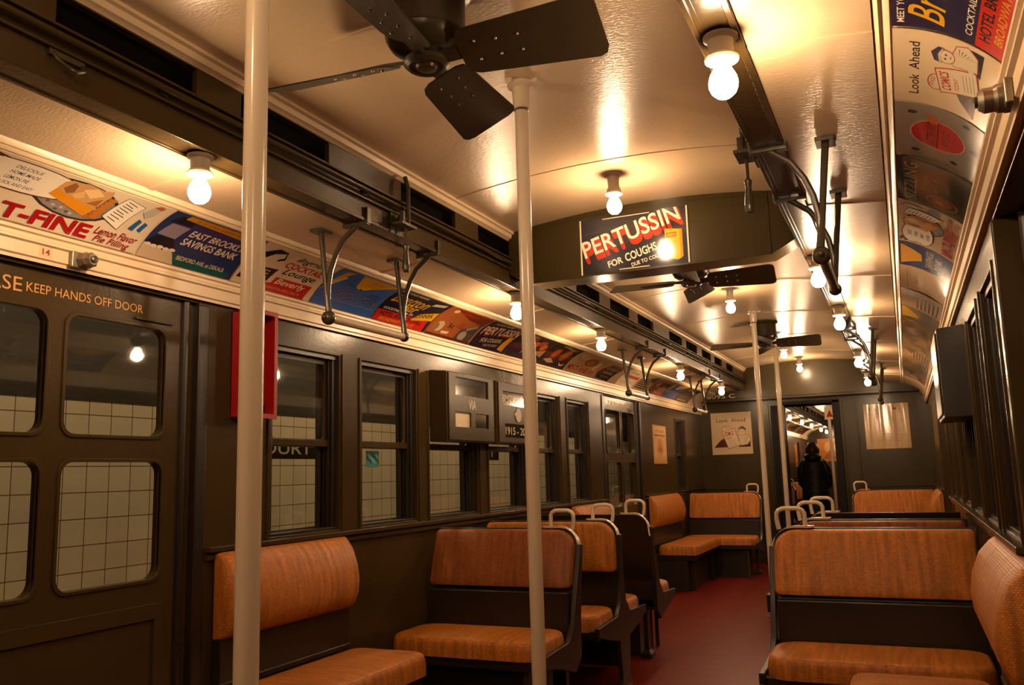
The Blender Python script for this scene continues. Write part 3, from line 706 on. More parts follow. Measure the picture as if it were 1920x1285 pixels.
# sign boxes
def sign_box(sd, ya, yb, label, kind):
    r = thing('destination_sign_box', label, 'sign box', (sd * 1.38, (ya + yb) / 2, 1.40), 'wall sign boxes')
    xf = 1.262; fn = lambda a, b, q: (sd * q, a, b)
    mb = MB(); mb.prism([(sd * 1.378, 1.415), (sd * 1.378, 1.83), (sd * xf, 1.818), (sd * xf, 1.412)], ya, yb)
    if kind == 'plain':
        mb.build('case', BLACKP, r, bevel=0.005); 
        mb = MB(); mb.plate(rect(ya + 0.02, yb - 0.02, 1.43, 1.80), [], fn, xf - 0.008, xf); mb.build('front_plate', GREEN2, r, bevel=0.003)
        return r
    mb.build('case', GREEN, r, bevel=0.005)
    L = yb - ya
    u = lambda k: ya + k * L
    if kind == 'via':
        holes = [rect(u(0.15), u(0.86), 1.685, 1.79), rect(u(0.14), u(0.46), 1.50, 1.585), rect(u(0.56), u(0.86), 1.50, 1.585)]
    else:
        holes = [rect(u(0.12), u(0.9), 1.665, 1.755), rect(u(0.16), u(0.9), 1.455, 1.545)]
    mb = MB(); mb.plate(rect(ya + 0.008, yb - 0.008, 1.422, 1.812), holes, fn, xf - 0.010, xf - 0.001); mb.build('front_plate', GREEN2, r, bevel=0.002)
    S = lambda a, b: (sd * (xf - 0.0112), a, b)
    if kind == 'via':
        mb = MB(); mb.box(sd * (xf - 0.0005), sd * (xf + 0.002), u(0.15), u(0.86), 1.685, 1.79); mb.build('upper_display', mat('display_dark', (0.012, 0.010, 0.008), 0.06, coat=1.0), r)
        mb = MB(); mb.box(sd * (xf - 0.0005), sd * (xf + 0.002), u(0.14), u(0.46), 1.50, 1.585); mb.build('white_roll', ink('#cdbd9c', 0.4), r)
        mb = MB(); mb.box(sd * (xf - 0.0005), sd * (xf + 0.002), u(0.56), u(0.86), 1.50, 1.585); mb.build('dark_roll', mat('display_green', (0.006, 0.010, 0.008), 0.1, coat=1.0), r)
        mb = MB(); letters(mb, 'VIA', S, u(0.42), 1.607, 0.09, 0.056, bold=0.01); mb.build('lettering', ink('#d9cdb0', 0.4), r)
    else:
        mb = MB(); mb.box(sd * (xf - 0.0005), sd * (xf + 0.002), u(0.12), u(0.9), 1.665, 1.755); mb.box(sd * (xf - 0.0005), sd * (xf + 0.002), u(0.16), u(0.9), 1.455, 1.545); mb.build('dark_roll', mat('display_dark', (0.012, 0.010, 0.008), 0.06, coat=1.0), r)
        S2 = lambda a, b: (sd * (xf - 0.002), a, b)
        mb = MB(); letters(mb, 'BMT Centennial', S2, u(0.14), 1.685, L * 0.74, 0.05, shear=0.15, bold=0.01); letters(mb, '1915 - 2015', S2, u(0.20), 1.475, L * 0.66, 0.05, bold=0.005); mb.build('lettering', ink('#c9b98f', 0.4), r)
        mb = MB(); mb.lathe([(0.0, sd * (xf - 0.016)), (0.045, sd * (xf - 0.016)), (0.048, sd * (xf - 0.010)), (0.0, sd * (xf - 0.010))], (0, u(0.5), 1.605), 18, axis='x'); mb.build('badge', STEEL, r)
    return r
sign_box(-1, 4.31, 4.915, 'olive destination sign box reading VIA on the left wall', 'via')
sign_box(-1, 4.975, 5.58, 'olive sign box reading 1915 to 2015 on the left wall behind the second pole', 'year')
sign_box(1, 4.31, 4.915, 'dark sign box projecting from the right wall between the windows', 'plain')
# wall poster on the left panel and end wall posters
c = Card(0.56, 0.42, lambda u, v, o: (-1.378 + o, 9.14 + u, 1.285 + v), '#d59a5e', th=0.003)
c.r(0.05, 0.05, 0.95, 0.95, '#dba86e'); c.t('Ahead', 0.2, 0.82, 0.6, 0.08, '#7a3a1a'); c.r(0.1, 0.72, 0.9, 0.76, '#7a3a1a')
c.e(0.5, 0.42, 0.25, 0.24, '#c88850'); c.poly([(0.35, 0.3), (0.5, 0.65), (0.68, 0.3)], '#a86430')
tag(c.build('wall_poster'), 'orange poster on the left side wall beyond the far door', 'poster')
def look_ahead(c, v0=0.0):
    c.t('Look  Ahead', 0.14, 0.765, 0.72, 0.095, '#2a2320', bold=0.008)
    c.poly([(0.05, 0.17), (0.22, 0.34), (0.34, 0.40), (0.40, 0.17)], '#4a2018'); c.poly([(0.66, 0.17), (0.72, 0.30), (0.95, 0.36), (0.95, 0.17)], '#2a2026')
    c.e(0.38, 0.60, 0.115, 0.085, '#a83420'); c.e(0.38, 0.60, 0.105, 0.073, '#d9c8a8')
    for k in range(4): c.e(0.33 + 0.035 * k, 0.645 - 0.006 * k, 0.018, 0.020, '#a83420'); c.e(0.33 + 0.035 * k, 0.645 - 0.006 * k, 0.013, 0.014, '#d9c8a8')
    c.poly([(0.66, 0.44), (0.72, 0.50), (0.93, 0.44), (0.97, 0.33), (0.88, 0.22), (0.70, 0.20)], '#b0725c'); c.poly([(0.67, 0.435), (0.72, 0.49), (0.92, 0.43), (0.955, 0.33), (0.875, 0.23), (0.71, 0.21)], '#d6c5a4')
    for k in range(6): c.poly([(0.80, 0.40 - 0.010 * k), (0.90 - 0.012 * k, 0.41 - 0.034 * k), (0.90 - 0.012 * k, 0.402 - 0.034 * k)], '#4a3a38')
    c.e(0.755, 0.52, 0.085, 0.085, '#8a4a38'); c.e(0.755, 0.52, 0.078, 0.077, '#dcc8a6'); c.e(0.73, 0.53, 0.010, 0.012, '#2a2026'); c.e(0.78, 0.525, 0.010, 0.012, '#2a2026'); c.poly([(0.74, 0.485), (0.78, 0.480), (0.76, 0.470)], '#8a3422')
    c.poly([(0.665, 0.555), (0.68, 0.63), (0.78, 0.665), (0.86, 0.60), (0.85, 0.545), (0.76, 0.575)], '#33304a'); c.poly([(0.668, 0.56), (0.675, 0.585), (0.77, 0.60), (0.848, 0.565), (0.846, 0.55), (0.76, 0.575)], '#cbb894')
    c.poly([(0.25, 0.545), (0.58, 0.625), (0.71, 0.21), (0.40, 0.13)], '#a83420'); c.poly([(0.265, 0.538), (0.57, 0.61), (0.695, 0.22), (0.41, 0.145)], '#dac9aa')
    c.t('COMICS', 0.325, 0.43, 0.24, 0.10, '#b53a22', rot=8, bold=0.028); c.t('TODAY', 0.36, 0.35, 0.16, 0.05, '#b53a22', rot=8, bold=0.01)
    for k in range(4): c.poly([(0.40 + 0.012 * k, 0.30 - 0.035 * k), (0.60 + 0.012 * k, 0.35 - 0.035 * k), (0.60 + 0.012 * k, 0.344 - 0.035 * k), (0.40 + 0.012 * k, 0.294 - 0.035 * k)], '#8a7358')
    c.poly([(0.66, 0.28), (0.72, 0.31), (0.72, 0.25), (0.67, 0.23)], '#d6c5a4')
c = Card(0.525, 0.55, lambda u, v, o: (-1.242 + u, Y1 - 0.003 - o, 1.394 + v), '#cbb08a', th=0.003); look_ahead(c); c.r(0.0, 0.0, 1.0, 0.10, '#cdb690')
tag(c.build('end_wall_poster'), 'Look Ahead poster on the end wall left of the doorway', 'poster')
c = Card(0.508, 0.552, lambda u, v, o: (0.657 + u, Y1 - 0.006 - o - 0.0016 * math.sin(u * 44), 1.398 + v), '#c4a67c', th=0.003, rough=0.10, cols=60)
for k in range(16):
    a = 0.08 + 0.02 * (k % 3); b = 0.92 - 0.05 * (k % 4); [c.r(a + (b - a) * q / 30, 0.80 - 0.042 * k, a + (b - a) * (q + 0.8) / 30, 0.806 - 0.042 * k, '#5e4026') for q in range(30)]; c.layer = 8
for k in range(4): c.poly([(0.66 + 0.04 * k, 0.86), (0.68 + 0.045 * k, 0.95 - 0.02 * k), (0.70 + 0.04 * k, 0.86)], '#5a3c22')
c.t('Notice', 0.12, 0.86, 0.16, 0.05, '#5e4026')
tag(c.build('end_wall_notice'), 'shiny cream printed notice on the end wall right of the doorway', 'notice')
# teal patch painted as a reflection on the lower pane of second window
c = Card(0.12, 0.085, lambda u, v, o: (-1.4605 + o, 3.79 + u, 1.275 + v), '#4f8f8c', th=0.001)
for k in range(9): c.e(0.12 + 0.1 * k, 0.55 + 0.2 * math.sin(k * 2.1), 0.06, 0.2, '#7fb5ae' if k % 2 else '#2e5c5c', rot=40)
tag(c.build('window_sticker'), 'small teal reflection painted on the lower pane of the second left window', 'sticker')

# ------------------------------------------------------------------ seats
def cushion_back(mb, x0, x1, y, d, z0, z1, th, rc, lean, sd, n=8):
    """upright pad: from aisle edge x0 to wall edge x1 (sign carried by sd); faces -d; rounded aisle top corner"""
    out = []
    r2_ = 0.025
    def arc(cx, cz, r, a0, a1, k=6): return [(cx + r * math.cos(R_(a0 + (a1 - a0) * i / k)), cz + r * math.sin(R_(a0 + (a1 - a0) * i / k))) for i in range(k + 1)]
    out += arc(x0 + r2_, z0 + r2_, r2_, 180, 270) + arc(x1 - r2_, z0 + r2_, r2_, 270, 360) + arc(x1 - r2_, z1 - r2_, r2_, 0, 90) + arc(x0 + rc, z1 - rc, rc, 90, 180)
    zc = (z0 + z1) / 2; xc = (x0 + x1) / 2; rings = []
    for s_, off in ((1.0, 0.0), (1.0, 0.55), (0.985, 0.8), (0.955, 0.95), (0.90, 1.0), (0.6, 1.06), (0.2, 1.08)):
        ring = []
        for a, b in out:
            aa = xc + (a - xc) * (1 - (1 - s_) * (0.42 if s_ > 0.7 else 1)); bb = zc + (b - zc) * s_
            ring.append((sd * aa, y - d * th * off + d * (lean * (bb - z0) / (z1 - z0)), bb))
        rings.append(ring)
    mb.loft(rings)
def cushion_seat(mb, x0, x1, ya, yb, z0, z1, sd, rnd=0.05, crown=0.012):
    """seat pad in plan x0..x1, ya..yb"""
    base = rrect(x0, x1, min(ya, yb), max(ya, yb), rnd, 6); xc = (x0 + x1) / 2; yc = (ya + yb) / 2; H = z1 - z0; rings = []
    for k, z in ((1.0, 0), (1.0, 0.5), (0.985, 0.75), (0.955, 0.92), (0.90, 1.0), (0.6, 1.08), (0.2, 1.10)):
        mx = lambda a, c, L: c + (a - c) * (1 - (1 - k) * (0.42 / max(L, 0.42)) if k > 0.7 else k)
        rings.append([(sd * mx(a, xc, x1 - x0), mx(b, yc, abs(yb - ya)), z0 + H * z) for a, b in base])
    mb.loft(rings)
def grip(sd, xa, y, zt, parent):
    """white grab loop with a corner guard, at the aisle corner xa"""
    z0 = zt + 0.005
    P = [(xa + 0.035, z0 - 0.012), (xa + 0.028, z0 + 0.035)] + [(xa + 0.028 + 0.036 - 0.036 * math.cos(R_(a)), z0 + 0.055 + 0.030 * math.sin(R_(a))) for a in (15, 45, 75, 90)]
    P += [(xa + 0.120 + 0.036 * math.sin(R_(a)), z0 + 0.055 + 0.030 * math.cos(R_(a))) for a in (0, 15, 45, 75)] + [(xa + 0.156, z0 + 0.035), (xa + 0.156, z0 - 0.008)]
    mb = MB(); mb.tube([(sd * a, y, b) for a, b in P], 0.0105, 10)
    G = [(xa + 0.19, zt + 0.004), (xa + 0.12, zt + 0.004)] + [(xa + 0.10 - 0.10 * math.sin(R_(a)), zt - 0.10 + 0.104 * math.cos(R_(a))) for a in (0, 20, 40, 60, 80)] + [(xa - 0.003, zt - 0.14)]
    rings = []
    for a, b in G:
        dxn = 0.0; rings.append([(sd * (a - 0.005), y - 0.018, b - 0.004), (sd * (a - 0.005), y + 0.018, b - 0.004), (sd * (a + 0.004), y + 0.020, b + 0.006), (sd * (a + 0.004), y - 0.020, b + 0.006)])
    mb.loft(rings); mb.build('grab_handle', WHITE, parent)
def cross_seat(sd, y, d, label, rm=RATTAN, xa=0.50, xw=1.335, handle=True, back_m=None, seat_m=None, group='rattan cross seats', bracket=False):
    """bench across the car; sitter faces -d along y, y is the lower front face of the backrest"""
    r = thing('cross_seat', label, 'seat', (sd * 0.92, y, 0.0), group)
    lean = 0.085
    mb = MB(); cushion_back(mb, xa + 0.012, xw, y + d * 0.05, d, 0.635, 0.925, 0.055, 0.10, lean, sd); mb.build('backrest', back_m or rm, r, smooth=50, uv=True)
    # back shell behind the pad
    def outline(x0, z0, z1, rc):
        return [(x0, z0), (xw + 0.01, z0), (xw + 0.01, z1)] + [(x0 + rc - rc * math.sin(R_(a)), z1 - rc + rc * math.cos(R_(a))) for a in (0, 18, 36, 54, 72, 90)]
    mb = MB(); rings = []
    for off in (0.0, 0.022):
        rings.append([(sd * a, y + d * (0.05 + off + lean * (b - 0.635) / 0.29), b) for a, b in outline(xa, 0.44, 0.932, 0.10)])
    mb.loft(rings); mb.build('back_shell', BLACKP, r, bevel=0.004)
    mb = MB(); cushion_seat(mb, xa + 0.012, xw, y - d * 0.43, y - d * 0.03, 0.362, 0.448, sd, 0.10); mb.build('seat_cushion', seat_m or rm, r, smooth=50, uv=True)
    mb = MB()
    mb.box(sd * xa, sd * xw, y - d * 0.41, y + d * 0.03, 0.315, 0.368)
    mb.box(sd * (xa + 0.02), sd * xw, y - d * 0.02, y + d * 0.03, 0.30, 0.62)
    mb.build('seat_frame', BLACKP, r, bevel=0.006)
    # aisle end plate with leg
    mb = MB(); pl = [(y - d * 0.43, 0.34), (y - d * 0.43, 0.385), (y - d * 0.10, 0.40), (y - d * 0.03, 0.47), (y + d * 0.02, 0.62), (y + d * 0.105, 0.85), (y + d * 0.14, 0.85), (y + d * 0.075, 0.50), (y + d * 0.065, 0.30), (y - d * 0.02, 0.24), (y - d * 0.20, 0.29)]
    mb.prism(pl, sd * (xa - 0.014), sd * (xa + 0.012), 'x'); mb.build('aisle_end', BLACKP, r, bevel=0.004)
    mb = MB(); mb.loft([[(sd * (xa + q), y + d * p, z) for q, p in ((0.06, 0.02), (0.09, 0.02), (0.09, 0.065), (0.06, 0.065))] for z in (0.30, 0.05)] + [[(sd * (xa + q), y + d * p, z) for q, p in ((0.035, 0.0), (0.11, 0.0), (0.11, 0.10), (0.035, 0.10))] for z in (0.03, 0.0)]); mb.build('leg', BLACKP, r, bevel=0.003)
    mb = MB(); mb.box(sd * (xa + 0.10), sd * (xa + 0.125), y - d * 0.36, y - d * 0.335, 0.0, 0.318); mb.build('leg', IRON, r, bevel=0.003)
    mb = MB(); mb.box(sd * (xa + 0.13), sd * (xw), y - d * 0.30, y + d * 0.02, 0.0, 0.30); 
    for k in range(7): mb.box(sd * (xa + 0.20), sd * (xw - 0.20), y - d * 0.308, y - d * 0.298, 0.07 + 0.024 * k, 0.080 + 0.024 * k)
    mb.build('heater_box', BLACKP, r, bevel=0.002)
    if bracket:
        mb = MB(); mb.box(sd * (xa - 0.03), sd * (xa + 0.02), y + d * 0.03, y + d * 0.09, 0.555, 0.635); mb.build('corner_bracket', BLACKP, r, bevel=0.004)
    if handle: grip(sd, xa, y + d * 0.125, 0.932, r)
    return r
def wall_seat(sd, ya, yb, label, xf=0.90, group='rattan wall benches', cut=False):
    r = thing('wall_bench', label, 'seat', (sd * 1.12, (ya + yb) / 2, 0.0), group)
    prof = [(1.366, 0.625), (1.325, 0.628), (1.285, 0.65), (1.262, 0.70), (1.256, 0.76), (1.268, 0.83), (1.296, 0.90), (1.332, 0.94), (1.350, 0.952), (1.366, 0.950)]
    mb = MB(); rings = []
    zc = 0.79
    for t, s_ in ((0, 0.72), (0.015, 0.9), (0.04, 1.0), (1 - 0.04, 1.0), (1 - 0.015, 0.9), (1, 0.72)):
        rings.append([(sd * (1.366 - (1.366 - a) * s_), ya + (yb - ya) * t, zc + (b - zc) * (0.9 + 0.1 * s_)) for a, b in prof])
    mb.loft(rings); mb.build('backrest', RATTAN, r, smooth=60, uv='y')
    mb = MB(); cushion_seat(mb, xf, 1.30, ya, yb, 0.360, 0.455, sd, 0.06); mb.build('seat_cushion', RATTAN, r, smooth=50, uv='y')
    mb = MB(); mb.box(sd * (xf + 0.03), sd * 1.37, ya + 0.02, yb - 0.02, 0.31, 0.362); mb.box(sd * 1.33, sd * 1.372, ya, yb, 0.31, 0.63)
    mb.box(sd * 1.325, sd * 1.372, ya, yb, 0.445, 0.47); mb.build('seat_frame', BLACKP, r, bevel=0.004)
    mb = MB(); mb.box(sd * (xf + 0.105), sd * 1.34, ya + 0.03, yb - 0.03, 0.0, 0.312); mb.build('heater_box', BLACKP, r, bevel=0.004)
    for yy in (ya + 0.12, yb - 0.16):
        mb = MB(); mb.box(sd * (xf + 0.06), sd * (xf + 0.10), yy, yy + 0.04, 0.0, 0.312); mb.build('leg', BLACKP, r, bevel=0.003)
    return r
wall_seat(-1, 2.62, 3.46, 'rattan wall bench under the first left window, nearest on the left')
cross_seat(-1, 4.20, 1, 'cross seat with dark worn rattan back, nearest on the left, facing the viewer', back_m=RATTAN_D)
wall_seat(-1, 6.52, 7.36, 'rattan wall bench on the left before the far door, mostly hidden')
cross_seat(-1, 5.80, -1, 'cross seat on the left showing its plain dark back to the viewer')
wall_seat(-1, 8.80, 10.0, 'rattan wall bench on the left beyond the far door')
cross_seat(-1, 10.42, 1, 'cross seat against the end wall left of the doorway')
wall_seat(1, 2.60, 3.60, 'rattan wall bench nearest on the right, under the right window', xf=0.83)
cross_seat(1, 4.20, 1, 'wide orange cross seat nearest on the right, facing the viewer', xa=0.475, bracket=True)
cross_seat(1, 5.80, -1, 'cross seat on the right showing its plain dark back to the viewer')
wall_seat(1, 8.80, 10.0, 'rattan wall bench on the right beyond the far door, mostly hidden', xf=0.90)
cross_seat(1, 10.42, 1, 'cross seat against the end wall right of the doorway')
def double_seat(sd, y, label, rm):
    """two seats back to back sharing one partition"""
    r = thing('double_cross_seat', label, 'seat', (sd * 0.92, y, 0.0), 'back to back rattan seats')
    xa, xw = 0.50, 1.335
    for d, nm in ((1, 'front'), (-1, 'rear')):
        mb = MB(); cushion_back(mb, xa + 0.012, xw, y - d * 0.012, d, 0.635, 0.925, 0.05, 0.10, -0.02, sd); mb.build('backrest', rm, r, smooth=50, uv=True)
        mb = MB(); cushion_seat(mb, xa + 0.012, xw, y - d * 0.46, y - d * 0.06, 0.362, 0.448, sd, 0.09); mb.build('seat_cushion', rm, r, smooth=50, uv=True)
    mb = MB(); pl = [(xa, 0.10), (xw + 0.01, 0.10), (xw + 0.01, 0.932)] + [(xa + 0.1 - 0.1 * math.sin(R_(a)), 0.832 + 0.1 * math.cos(R_(a))) for a in (0, 18, 36, 54, 72, 90)]
    mb.prism([(sd * a, b) for a, b in pl], y - 0.014, y + 0.014); mb.build('partition', BLACKP, r, bevel=0.004)
    mb = MB(); mb.box(sd * xa, sd * xw, y - 0.44, y + 0.44, 0.315, 0.368); mb.build('seat_frame', BLACKP, r, bevel=0.006)
    mb = MB(); mb.prism([(y - 0.46, 0.34), (y - 0.46, 0.385), (y - 0.12, 0.40), (y - 0.05, 0.47), (y - 0.02, 0.62), (y - 0.02, 0.85), (y + 0.02, 0.85), (y + 0.02, 0.62), (y + 0.05, 0.47), (y + 0.12, 0.40), (y + 0.46, 0.385), (y + 0.46, 0.34), (y + 0.30, 0.30), (y + 0.10, 0.26), (y + 0.07, 0.05), (y + 0.10, 0.0), (y - 0.10, 0.0), (y - 0.07, 0.05), (y - 0.10, 0.26), (y - 0.30, 0.30)], sd * (xa - 0.014), sd * (xa + 0.012), 'x'); mb.build('aisle_end', BLACKP, r, bevel=0.004)
    grip(sd, xa, y, 0.932, r)
    return r
double_seat(-1, 5.0, 'back to back rattan seat in the middle of the left side', RATTAN)
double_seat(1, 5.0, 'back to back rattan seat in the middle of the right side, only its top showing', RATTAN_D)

# ------------------------------------------------------------------ advertising cards in the curved racks
HA = 0.262
def rack_card(sd, ya, yb, base, draw, label, rough=0.14, bow=0.0):
    W = (yb - ya) - 0.006
    def S(u, v, o):
        t = v / HA
        off = 0.002 + o + bow * math.sin(math.pi * min(1, max(0, t))) 
        x, z = rack_point(sd, 0.012 + 0.976 * t, off)
        return (x, (ya + 0.003 + u) if sd < 0 else (yb - 0.003 - u), z)
    c = Card(W, HA, S, base, th=0.0012, bands=26, rough=rough)
    draw(c)
    return tag(c.build('advertising_card'), label, 'advert', 'advertising cards')
def ad_pie(c):
    c.r(0, 0.0, 1, 0.012, '#b59a78')
    c.poly([(0.02, 0.99), (0.10, 0.90), (0.20, 0.93), (0.10, 0.99)], '#7a3a22'); c.poly([(0.02, 0.93), (0.05, 0.86), (0.12, 0.90)], '#241a18')
    c.e(0.56, 0.60, 0.22, 0.34, '#34302f', rot=-6); c.e(0.56, 0.60, 0.20, 0.31, '#8b847c', rot=-6)
    for k in range(40): c.e(0.425 + 0.0066 * k, 0.60 + 0.27 * math.sin(k * 2.3) * math.sqrt(max(0.05, 1 - ((k - 20) / 21) ** 2)), 0.010, 0.020, '#5c5652' if k % 2 else '#b5aea4')
    for col, g in (('#5a2a22', 0.0), ('#efe4cf', -0.018)):
        for a_, b_, ru, rv in ((0.285, 0.80, 0.24, 0.16), (0.345, 0.66, 0.16, 0.20), (0.225, 0.66, 0.16, 0.20), (0.29, 0.58, 0.25, 0.16)): c.e(a_, b_, ru + g * 0.7, rv + g, col)
        c.poly([(0.20, 0.80), (0.15 - g * 0.4, 0.95 + g), (0.24, 0.88)], col)
    for k, (t_, w_) in enumerate((('DELICIOUS', 0.115), ('HOME-MADE', 0.130), ('LEMON PIE', 0.105), ('QUICK AND EASY', 0.160))):
        c.t(t_, 0.235 - 0.004 * k - (0.012 if k == 3 else 0), 0.80 - 0.105 * k, w_, 0.062, '#27445c', shear=0.2, bold=0.004)
    c.poly([(0.435, 0.55), (0.455, 0.76), (0.56, 0.86), (0.68, 0.72), (0.66, 0.44), (0.64, 0.36)], '#d98f1e')
    c.poly([(0.64, 0.36), (0.665, 0.42), (0.69, 0.66), (0.705, 0.60), (0.700, 0.45), (0.67, 0.35)], '#b3641a')
    c.poly([(0.447, 0.70), (0.452, 0.84), (0.475, 0.91), (0.51, 0.90), (0.54, 0.94), (0.59, 0.92), (0.63, 0.90), (0.67, 0.95), (0.685, 0.84), (0.675, 0.66), (0.655, 0.54), (0.61, 0.56), (0.56, 0.60), (0.50, 0.62)], '#c79a62')
    c.poly([(0.47, 0.72), (0.49, 0.88), (0.515, 0.84), (0.525, 0.70), (0.50, 0.64)], '#8d6034'); c.poly([(0.55, 0.80), (0.60, 0.90), (0.655, 0.80), (0.61, 0.68)], '#e8c48c'); c.poly([(0.61, 0.58), (0.665, 0.74), (0.665, 0.58)], '#a3672e'); c.poly([(0.525, 0.66), (0.56, 0.78), (0.585, 0.66), (0.55, 0.60)], '#dcb074')
    for k in range(6): c.e(0.692 + 0.003 * k, 0.40 + 0.075 * k, 0.022, 0.042, '#b9722c')
    c.poly([(0.722, 0.45), (0.757, 0.925), (0.873, 0.845), (0.838, 0.30)], '#4a4640'); c.poly([(0.726, 0.455), (0.759, 0.915), (0.869, 0.838), (0.835, 0.31)], '#efe6d2')
    for k in range(8):
        q = 0.06 * k; c.poly([(0.748 + 0.0035 * k, 0.47 + q * 0.9), (0.800 + 0.0035 * k + 0.008 * (k % 3), 0.42 + q * 0.9), (0.800 + 0.0035 * k + 0.008 * (k % 3), 0.435 + q * 0.9), (0.748 + 0.0035 * k, 0.485 + q * 0.9)], '#4a4640')
    c.poly([(0.885, 0.38), (0.900, 0.60), (0.925, 0.56), (0.915, 0.36)], '#1f5f94'); c.poly([(0.932, 0.40), (0.940, 0.57), (0.965, 0.54), (0.956, 0.37)], '#1f5f94')
    c.poly([(0.885, 0.74), (0.90, 0.90), (0.95, 0.88), (0.945, 0.72), (0.92, 0.64)], '#b9b2a4'); c.poly([(0.90, 0.92), (0.925, 0.985), (0.955, 0.96), (0.95, 0.90)], '#b3632c')
    c.t('MY-T-FINE', 0.055, 0.040, 0.670, 0.225, '#a3171a', bold=0.035, shear=0.06)
    c.t('Lemon Flavor', 0.742, 0.155, 0.235, 0.125, '#8f1a1a', shear=0.3, bold=0.016); c.t('Pie Filling', 0.755, 0.015, 0.200, 0.125, '#8f1a1a', shear=0.3, bold=0.016)
def ad_bank(c):
    c.poly([(0, 0), (0.36, 0), (0.30, 0.18), (0.20, 0.27), (0.12, 0.22), (0.0, 0.26)], '#c9b394')
    c.poly([(0.36, 0), (0.93, 0), (0.96, 0.10), (0.30, 0.19)], '#17534f')
    c.poly([(0.0, 0.25), (0.06, 0.42), (0.22, 0.44), (0.30, 0.24), (0.2, 0.19)], '#211d26'); c.poly([(0.05, 0.45), (0.09, 0.72), (0.27, 0.72), (0.23, 0.43)], '#8d8394'); c.poly([(0.05, 0.74), (0.10, 0.93), (0.24, 0.88), (0.26, 0.76)], '#201f2c')
    for k in range(5): c.e(0.04 + 0.06 * k, 0.23 - 0.01 * (k % 2), 0.03, 0.03, '#e0d3bd')
    c.poly([(0.14, 0.88), (0.15, 0.985), (1.0, 0.985), (1.0, 0.80)], '#c38a22')
    c.t("It's the easy to save", 0.24, 0.86, 0.70, 0.085, '#8a4a16', shear=0.3)
    c.t('EAST BROOKLYN', 0.31, 0.56, 0.66, 0.145, '#e3d7c0', shear=0.12, bold=0.02); c.t('SAVINGS BANK', 0.30, 0.37, 0.60, 0.145, '#e3d7c0', shear=0.12, bold=0.02)
    c.t('BEDFORD AVE. at DEKALB', 0.36, 0.10, 0.52, 0.075, '#d8ccb2', bold=0.012)
def ad_lounge(c):
    c.poly([(0.04, 0.40), (0.06, 0.72), (0.18, 0.93), (0.30, 0.90), (0.36, 0.70), (0.30, 0.62), (0.22, 0.78), (0.12, 0.50)], '#241d20'); c.poly([(0.12, 0.55), (0.20, 0.78), (0.30, 0.86), (0.33, 0.74), (0.22, 0.56)], '#d6c4a6')
    c.poly([(0.02, 0.10), (0.06, 0.40), (0.40, 0.46), (0.36, 0.16)], '#3a1d1a')
    for k in range(4): c.r(0.09, 0.17 + 0.065 * k, 0.33, 0.195 + 0.065 * k, '#b89c80')
    c.t('Ingrid', 0.47, 0.72, 0.36, 0.19, '#2a2326', shear=0.4, bold=0.008)
    c.t('COCKTAIL', 0.42, 0.545, 0.50, 0.155, '#b3261c', shear=0.1, bold=0.025); c.t('Lounge', 0.46, 0.345, 0.44, 0.19, '#2a2326', shear=0.35, bold=0.010)
    c.poly([(0.28, 0.0), (0.33, 0.13), (0.42, 0.16), (0.44, 0.30), (0.93, 0.30), (0.91, 0.0)], '#c22f20'); c.t('Beverly', 0.46, 0.125, 0.40, 0.16, '#ecd9bd', shear=0.35, bold=0.012); c.t('LEXINGTON AVE at 50th ST', 0.36, 0.045, 0.48, 0.05, '#e0a58a')
def ad_hotel_blue(c):
    c.poly([(0.0, 0.30), (0.10, 0.93), (0.22, 0.97), (0.10, 0.60)], '#c58f22'); c.poly([(0.34, 0.98), (0.98, 0.98), (0.99, 0.93), (0.52, 0.55), (0.44, 0.60)], '#d09a1e'); c.poly([(0.06, 0.55), (0.16, 0.80), (0.21, 0.76), (0.10, 0.50)], '#c9b27c')
    c.t('ROOMS', 0.56, 0.80, 0.20, 0.07, '#8f6a18'); c.t('AND BATH', 0.54, 0.72, 0.18, 0.05, '#8f6a18'); c.poly([(0.50, 0.58), (0.54, 0.61), (0.54, 0.55)], '#241c10')
    c.t('HOTEL LATHAM', 0.26, 0.23, 0.68, 0.22, '#8d8672', bold=0.014); c.t('HOTEL LATHAM', 0.257, 0.24, 0.68, 0.22, '#2c4380', bold=-0.002)
    c.r(0.22, 0.17, 0.97, 0.185, '#6f7fae'); c.t('NEW YORK', 0.30, 0.60, 0.10, 0.05, '#24356a'); c.r(0.72, 0.52, 0.93, 0.54, '#24356a'); c.r(0.70, 0.47, 0.90, 0.485, '#24356a')
def ad_brett(c):
    c.t('MEET YOUR FRIENDS', 0.04, 0.90, 0.50, 0.06, '#e3d7c0', bold=0.012)
    c.t('Bretton', 0.05, 0.56, 0.66, 0.31, '#d9a418', shear=0.5, bold=0.006); c.t('Bar', 0.34, 0.39, 0.28, 0.22, '#d9a418', shear=0.4, bold=0.014)
    c.t('COCKTAILS from 25c', 0.06, 0.315, 0.55, 0.065, '#e3d7c0', shear=0.1, bold=0.012)
    c.r(0.0, 0.0, 0.95, 0.28, '#c02618'); c.t('HOTEL BRETTON HALL', 0.07, 0.145, 0.80, 0.11, '#2a1416', bold=0.02); c.t('BROADWAY AT 86 ST', 0.10, 0.03, 0.66, 0.085, '#d98f1c', shear=0.15, bold=0.015)
    c.poly([(0.62, 0.20), (0.72, 0.44), (1.0, 0.62), (1.0, 0.33)], '#d9a316'); c.t('DINNER', 0.68, 0.29, 0.28, 0.13, '#3a2a10', rot=12, bold=0.02); c.poly([(0.72, 0.75), (0.74, 0.86), (0.95, 0.94), (0.94, 0.84)], '#cbb892')
